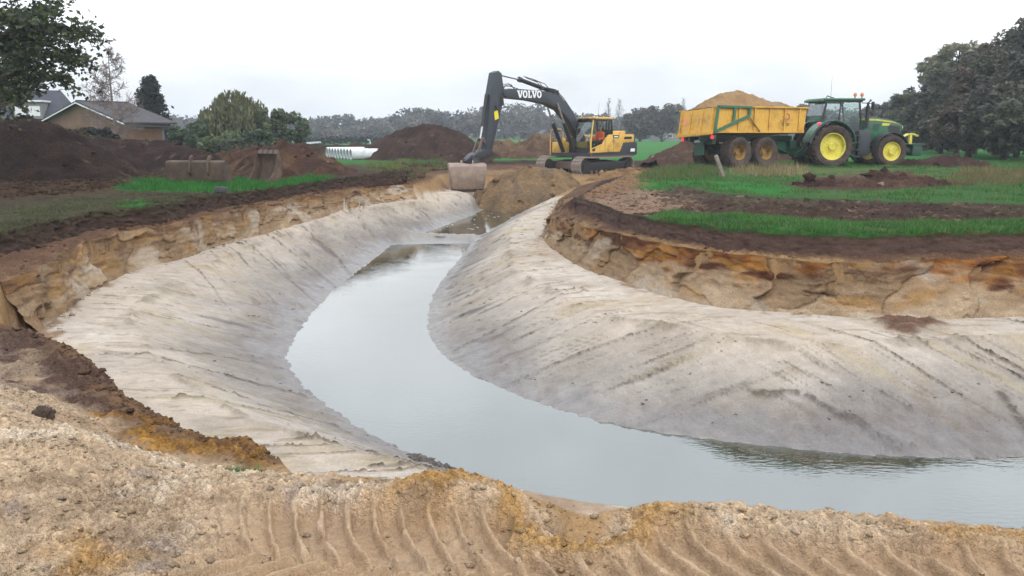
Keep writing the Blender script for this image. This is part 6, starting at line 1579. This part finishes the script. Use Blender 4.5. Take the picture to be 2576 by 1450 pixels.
dry = [alb(176, 162, 120), alb(150, 140, 100), alb(128, 128, 84), alb(190, 176, 140)]
clump = lambda s, f=1.2, o=.1: (lambda x, y: sstep(-.35, .25, fbm(x * f, y * f, s, 3) + o))
edge = [(1655, 556), (1690, 536), (1800, 547), (2000, 559), (2200, 564), (2600, 562), (2900, 560), (2900, 574), (2576, 588), (2370, 595), (2121, 599), (1942, 592), (1835, 585), (1764, 574), (1693, 567)]
blades('grass', 'strip of long green grass along the edge of the right bank', scatter(edge, 42000, 1, dens=clump(507, 1.5, -.02)), .085, .011, gcol, 2, .9)
blades('grass', 'green grass patches between the mud track and the tractor', scatter([(1600, 480), (1612, 452), (1700, 446), (1840, 440), (2000, 444), (2300, 425), (2700, 424), (2700, 512), (2300, 505), (2000, 497), (1800, 485), (1690, 462), (1690, 480)], 46000, 3, dens=lambda x, y: clump(501, .8, -.12)(x, y) * (1 - region(x, y, MOUND, .3))), .08, .02, gcol, 4, .5)
blades('grass', 'bright grass patch round the loose buckets', scatter([(300, 480), (335, 455), (440, 452), (560, 452), (700, 456), (780, 442), (840, 446), (800, 461), (640, 478), (540, 486), (420, 485)], 16000, 5, dens=clump(502, .9, .25)), .12, .018, gcol[:4], 6, .5)
blades('grass', 'short worn grass on the left bank', scatter([(-60, 620), (0, 600), (200, 556), (400, 530), (560, 494), (420, 488), (200, 500), (-60, 540)], 14000, 7, dens=clump(503, 1.0, -.1)), .045, .012, [alb(92, 98, 66), alb(78, 88, 60), alb(110, 106, 76), alb(80, 104, 58)], 8, .9)
blades('dry_grass', 'straw coloured dry grass behind the leaning post', scatter([(1835, 446), (1850, 420), (1900, 412), (1960, 418), (2030, 424), (2030, 446), (1940, 450)], 3400, 9, dens=clump(504, 1.3, -.05)), .30, .016, dry, 10, .5)
blades('dry_grass', 'brownish dry grass to the right of the dug mound', scatter([(2385, 470), (2400, 440), (2460, 428), (2600, 432), (2700, 440), (2700, 462), (2500, 470)], 5200, 17, dens=clump(508, 1.0, .0)), .24, .018, [dry[1], dry[2], alb(140, 112, 84)], 18, .6)
blades('dry_grass', 'rough olive grass left of the leaning post', scatter([(1600, 452), (1640, 428), (1750, 418), (1830, 424), (1800, 446), (1700, 456)], 7000, 19, dens=clump(509, .9, .05)), .2, .016, [dry[2], gcol[3], alb(112, 112, 76)], 20, .6)
blades('grass', 'meadow grass round the tractor and trailer wheels', scatter([(1600, 430), (1700, 408), (2700, 405), (2700, 425), (2300, 424), (1850, 418)], 34000, 11, dens=clump(505, .5, .2)), .09, .03, gcol, 12, .5)
blades('dry_grass', 'yellow green rough grass below the large dark heap', scatter([(930, 414), (1120, 410), (1330, 408), (1330, 416), (1130, 428), (1000, 434), (920, 424)], 12000, 13, dens=clump(506, .6, .1)), .2, .03, dry[1:3] + gcol[3:], 14, .6)
blades('dry_grass', 'rough yellow green grass on the low bank left of the hanging bucket', scatter([(985, 424), (1010, 408), (1060, 402), (1130, 404), (1130, 430), (1090, 446), (1030, 450)], 6500, 51, -.12, dens=lambda x, y: clump(511, .7, .1)(x, y) * (gt_at(x, y) < 1.5)), .16, .028, dry[1:3] + gcol[3:5], 52, .6)
blades('grass', 'small green tuft on the near sand bank', scatter([(545, 1190), (570, 1175), (640, 1180), (650, 1195), (590, 1205)], 420, 15, -.2), .04, .006, gcol[:3], 16, 1.2)

# ------------------------------------------------------------------ loose crumbs of sand and soil
def crumbs(name, label, P, rmin, rmax, cols, seed, flat=.65):
    g = np.random.default_rng(seed); n = len(P)
    bm = bmesh.new(); bmesh.ops.create_icosphere(bm, subdivisions=1, radius=1.0)
    U = np.array([v.co[:] for v in bm.verts]); T = np.array([[v.index for v in f.verts] for f in bm.faces]); bm.free()
    r = rmin * (rmax / rmin) ** (g.uniform(0, 1, n) ** 2.6)
    J = U[None] * (1 + g.normal(size=(n, len(U), 1)) * .30) * r[:, None, None] * np.stack([g.uniform(.7, 1.4, n), g.uniform(.7, 1.4, n), np.full(n, flat)], -1)[:, None, :]
    a = g.uniform(0, 6.283, n); ca, sa = np.cos(a)[:, None], np.sin(a)[:, None]
    X = J[..., 0] * ca - J[..., 1] * sa; Y = J[..., 0] * sa + J[..., 1] * ca
    z = gz_at(P[:, 0], P[:, 1]) + r * .25
    V = np.stack([X + P[:, 0:1], Y + P[:, 1:2], J[..., 2] + z[:, None]], -1).reshape(-1, 3)
    F = (T[None] + (np.arange(n) * len(U))[:, None, None]).reshape(-1, 3)
    cols = np.asarray(cols); c = (.3 * cols[g.integers(0, len(cols), n)] + .7 * gc_at(P[:, 0], P[:, 1])) * g.uniform(.78, 1.12, n)[:, None]
    o = link(name, np_mesh(name, V, F, {'soil': np.repeat(c, len(U), 0), 'wet': np.zeros(len(V)), 'grit': np.full(len(V), .7)}, False), M_EARTH); tag(o, label, 'soil crumbs', kind='stuff')
sandc = [alb(200, 184, 158), alb(186, 166, 136), alb(212, 200, 182), alb(150, 130, 106), alb(176, 168, 164)]
def wscatter(lo, hi, n, seed, dens):
    g = np.random.default_rng(seed); P = g.uniform(0, 1, (n, 2)) * (np.array(hi) - lo) + lo
    return P[g.uniform(0, 1, n) < dens(P[:, 0], P[:, 1])]
FGP = [(p[0], p[1]) for p in (SL + NE[1:])] + [(4, 1), (-5, 1)]
def fgd(x, y):
    m = region(x, y, FGP, .05, world=True); yc = 2.98 - .168 * (x + .6); v = y - yc
    tk = sstep(.44, .36, v) * sstep(-.46, -.38, v) * sstep(-1.3, -1.0, x)
    lo = region(x, y, [(1240, 1260), (1400, 1262), (1600, 1260), (1700, 1270), (1640, 1320), (1560, 1372), (1440, 1380), (1290, 1325)], .06)
    return m * (1 - .86 * tk * (1 - lo)) * (.35 + .65 * sstep(-.2, .3, fbm(x * 2.2, y * 2.2, 601, 3)))
crumbs('sand_crumbs', 'loose sand crumbs strewn over the near bank', wscatter((-4.2, 2.3), (3.2, 6.4), 30000, 21, fgd), .0035, .017, sandc, 22)
crumbs('soil_crumbs', 'brown crumbs along the lip of the muddy strip', wscatter((-5, 3.8), (-.8, 8), 9000, 23, lambda x, y: np.clip(region(x, y, [p[:2] for p in offs(ST, .06, 0) + offs(ST, -.12, 0)[::-1]], .05, world=True) + .06 * region(x, y, [p[:2] for p in ST + SL[::-1]], .1, world=True), 0, 1)), .006, .035, [alb(100, 80, 66), alb(84, 66, 56), alb(130, 108, 88)], 24)
def along(ln, w, s):
    A = [p[:2] for p in offs(ln, w, 0) + offs(ln, -w, 0)[::-1]]
    return lambda x, y: region(x, y, A, .12, world=True) * sstep(-.2, .3, fbm(x * 1.5, y * 1.5, s, 3))
crumbs('sand_crumbs', 'fallen crumbs along the foot of the right cliff', wscatter((0, 9), (12, 30), 30000, 25, along(R2, .3, 611)), .008, .045, [alb(150, 114, 80), alb(170, 138, 100), alb(110, 82, 62)], 26)
crumbs('sand_crumbs', 'fallen crumbs along the foot of the left cliff', wscatter((-9, 9), (0, 36), 24000, 27, along(LB, .3, 612)), .008, .045, [alb(160, 134, 104), alb(140, 112, 84), alb(180, 156, 124)], 28)
crumbs('soil_crumbs', 'dark clods along the edge of the left topsoil cut', wscatter((-12, 9), (0, 38), 30000, 29, along(LD, .45, 613)), .012, .075, [alb(66, 54, 48), alb(82, 68, 58), alb(54, 46, 42)], 30)
crumbs('soil_crumbs', 'churned clods on the wheel track of the right bank', wscatter((1, 11), (16, 26), 30000, 31, lambda x, y: region(x, y, [(1450, 520), (1480, 478), (1620, 470), (1800, 490), (2300, 510), (2700, 518), (2700, 560), (2200, 560), (2000, 556), (1800, 545), (1640, 545)], .2) * sstep(0, .3, fbm(x * 2, y * 2, 614, 3))), .008, .04, [alb(84, 72, 68), alb(68, 58, 56), alb(120, 106, 98)], 32)
crumbs('soil_crumbs', 'brown clods strewn before the left soil bank', scatter([(-100, 520), (0, 500), (200, 488), (320, 470), (420, 452), (420, 442), (200, 450), (-100, 465)], 5000, 43, 0, dens=clump(510, .8, .0)), .015, .10, [alb(84, 68, 58), alb(70, 58, 50)], 44)
crumbs('soil_crumbs', 'dark clods on the low bank left of the hanging bucket', scatter([(960, 440), (1000, 428), (1060, 420), (1130, 418), (1120, 446), (1060, 462), (980, 462)], 2600, 53, -.25, dens=lambda x, y: clump(512, .9, .1)(x, y) * (gt_at(x, y) < 1.5)), .025, .16, [alb(78, 62, 54), alb(100, 78, 64)], 54)
crumbs('soil_crumbs', 'black wet clods at the near water edge', scatter([(1028, 1132), (1070, 1140), (1150, 1176), (1150, 1192), (1100, 1188), (1036, 1152)], 260, 41, -1.74), .012, .05, [alb(60, 58, 58), alb(40, 38, 38)], 42)
crumbs('sand_crumbs', 'grey crumbs scraped over the pale slopes', wscatter((-7, 6), (10, 26), 60000, 33, lambda x, y: (lambda t: sstep(3.9, 4.05, t) * sstep(4.95, 4.8, t))(survey(x, y)[1]) * sstep(.18, .4, fbm((x * .8 + y * .6) * .6, (y * .8 - x * .6) * 3.5, 615, 3)) * .5), .005, .022, [alb(150, 142, 130), alb(130, 122, 110), alb(176, 168, 154)], 34)

def heap_clods():
    g = np.random.default_rng(91); X = np.concatenate([h[0] for h in HEAP_CLODS]); Y = np.concatenate([h[1] for h in HEAP_CLODS]); Z = np.concatenate([h[2] for h in HEAP_CLODS]); C = np.concatenate([h[3] for h in HEAP_CLODS])
    n = len(X); bm = bmesh.new(); bmesh.ops.create_icosphere(bm, subdivisions=1, radius=1.0)
    U = np.array([v.co[:] for v in bm.verts]); T = np.array([[v.index for v in f.verts] for f in bm.faces]); bm.free()
    r = .03 * (.20 / .03) ** (g.uniform(0, 1, n) ** 2.2)
    J = U[None] * (1 + g.normal(size=(n, len(U), 1)) * .28) * r[:, None, None]
    V = (J * np.array([1, 1, .75]) + np.c_[X, Y, Z][:, None, :]).reshape(-1, 3); F = (T[None] + (np.arange(n) * len(U))[:, None, None]).reshape(-1, 3)
    lite = (g.uniform(0, 1, n) < .05)[:, None]; C = np.where(lite, alb(170, 156, 140), C) * g.uniform(.6, 1.2, n)[:, None]
    o = link('soil_crumbs', np_mesh('soil_crumbs', V, F, {'soil': np.repeat(C, len(U), 0), 'wet': np.zeros(len(V)), 'grit': np.full(len(V), .7)}), M_HEAP); tag(o, 'loose clods lying over the heaps of dug soil', 'soil crumbs', kind='stuff')
heap_clods()
# ------------------------------------------------------------------ damp air over the fields
def haze():
    m = bpy.data.materials.new('haze'); m.use_nodes = True; n, l = m.node_tree.nodes, m.node_tree.links
    n.clear(); out = n.new('ShaderNodeOutputMaterial'); v = n.new('ShaderNodeVolumePrincipled')
    v.inputs['Color'].default_value = (.93, .96, 1.0, 1); v.inputs['Density'].default_value = HAZE_D; v.inputs['Anisotropy'].default_value = .2
    l.new(v.outputs[0], out.inputs['Volume'])
    o = MB().box((0, 0, 7.0), (7000, 7000, 22)).build('haze', m, None, 0); tag(o, 'thin damp haze over the far fields', 'haze', kind='stuff')
HAZE_D = .0007
haze()
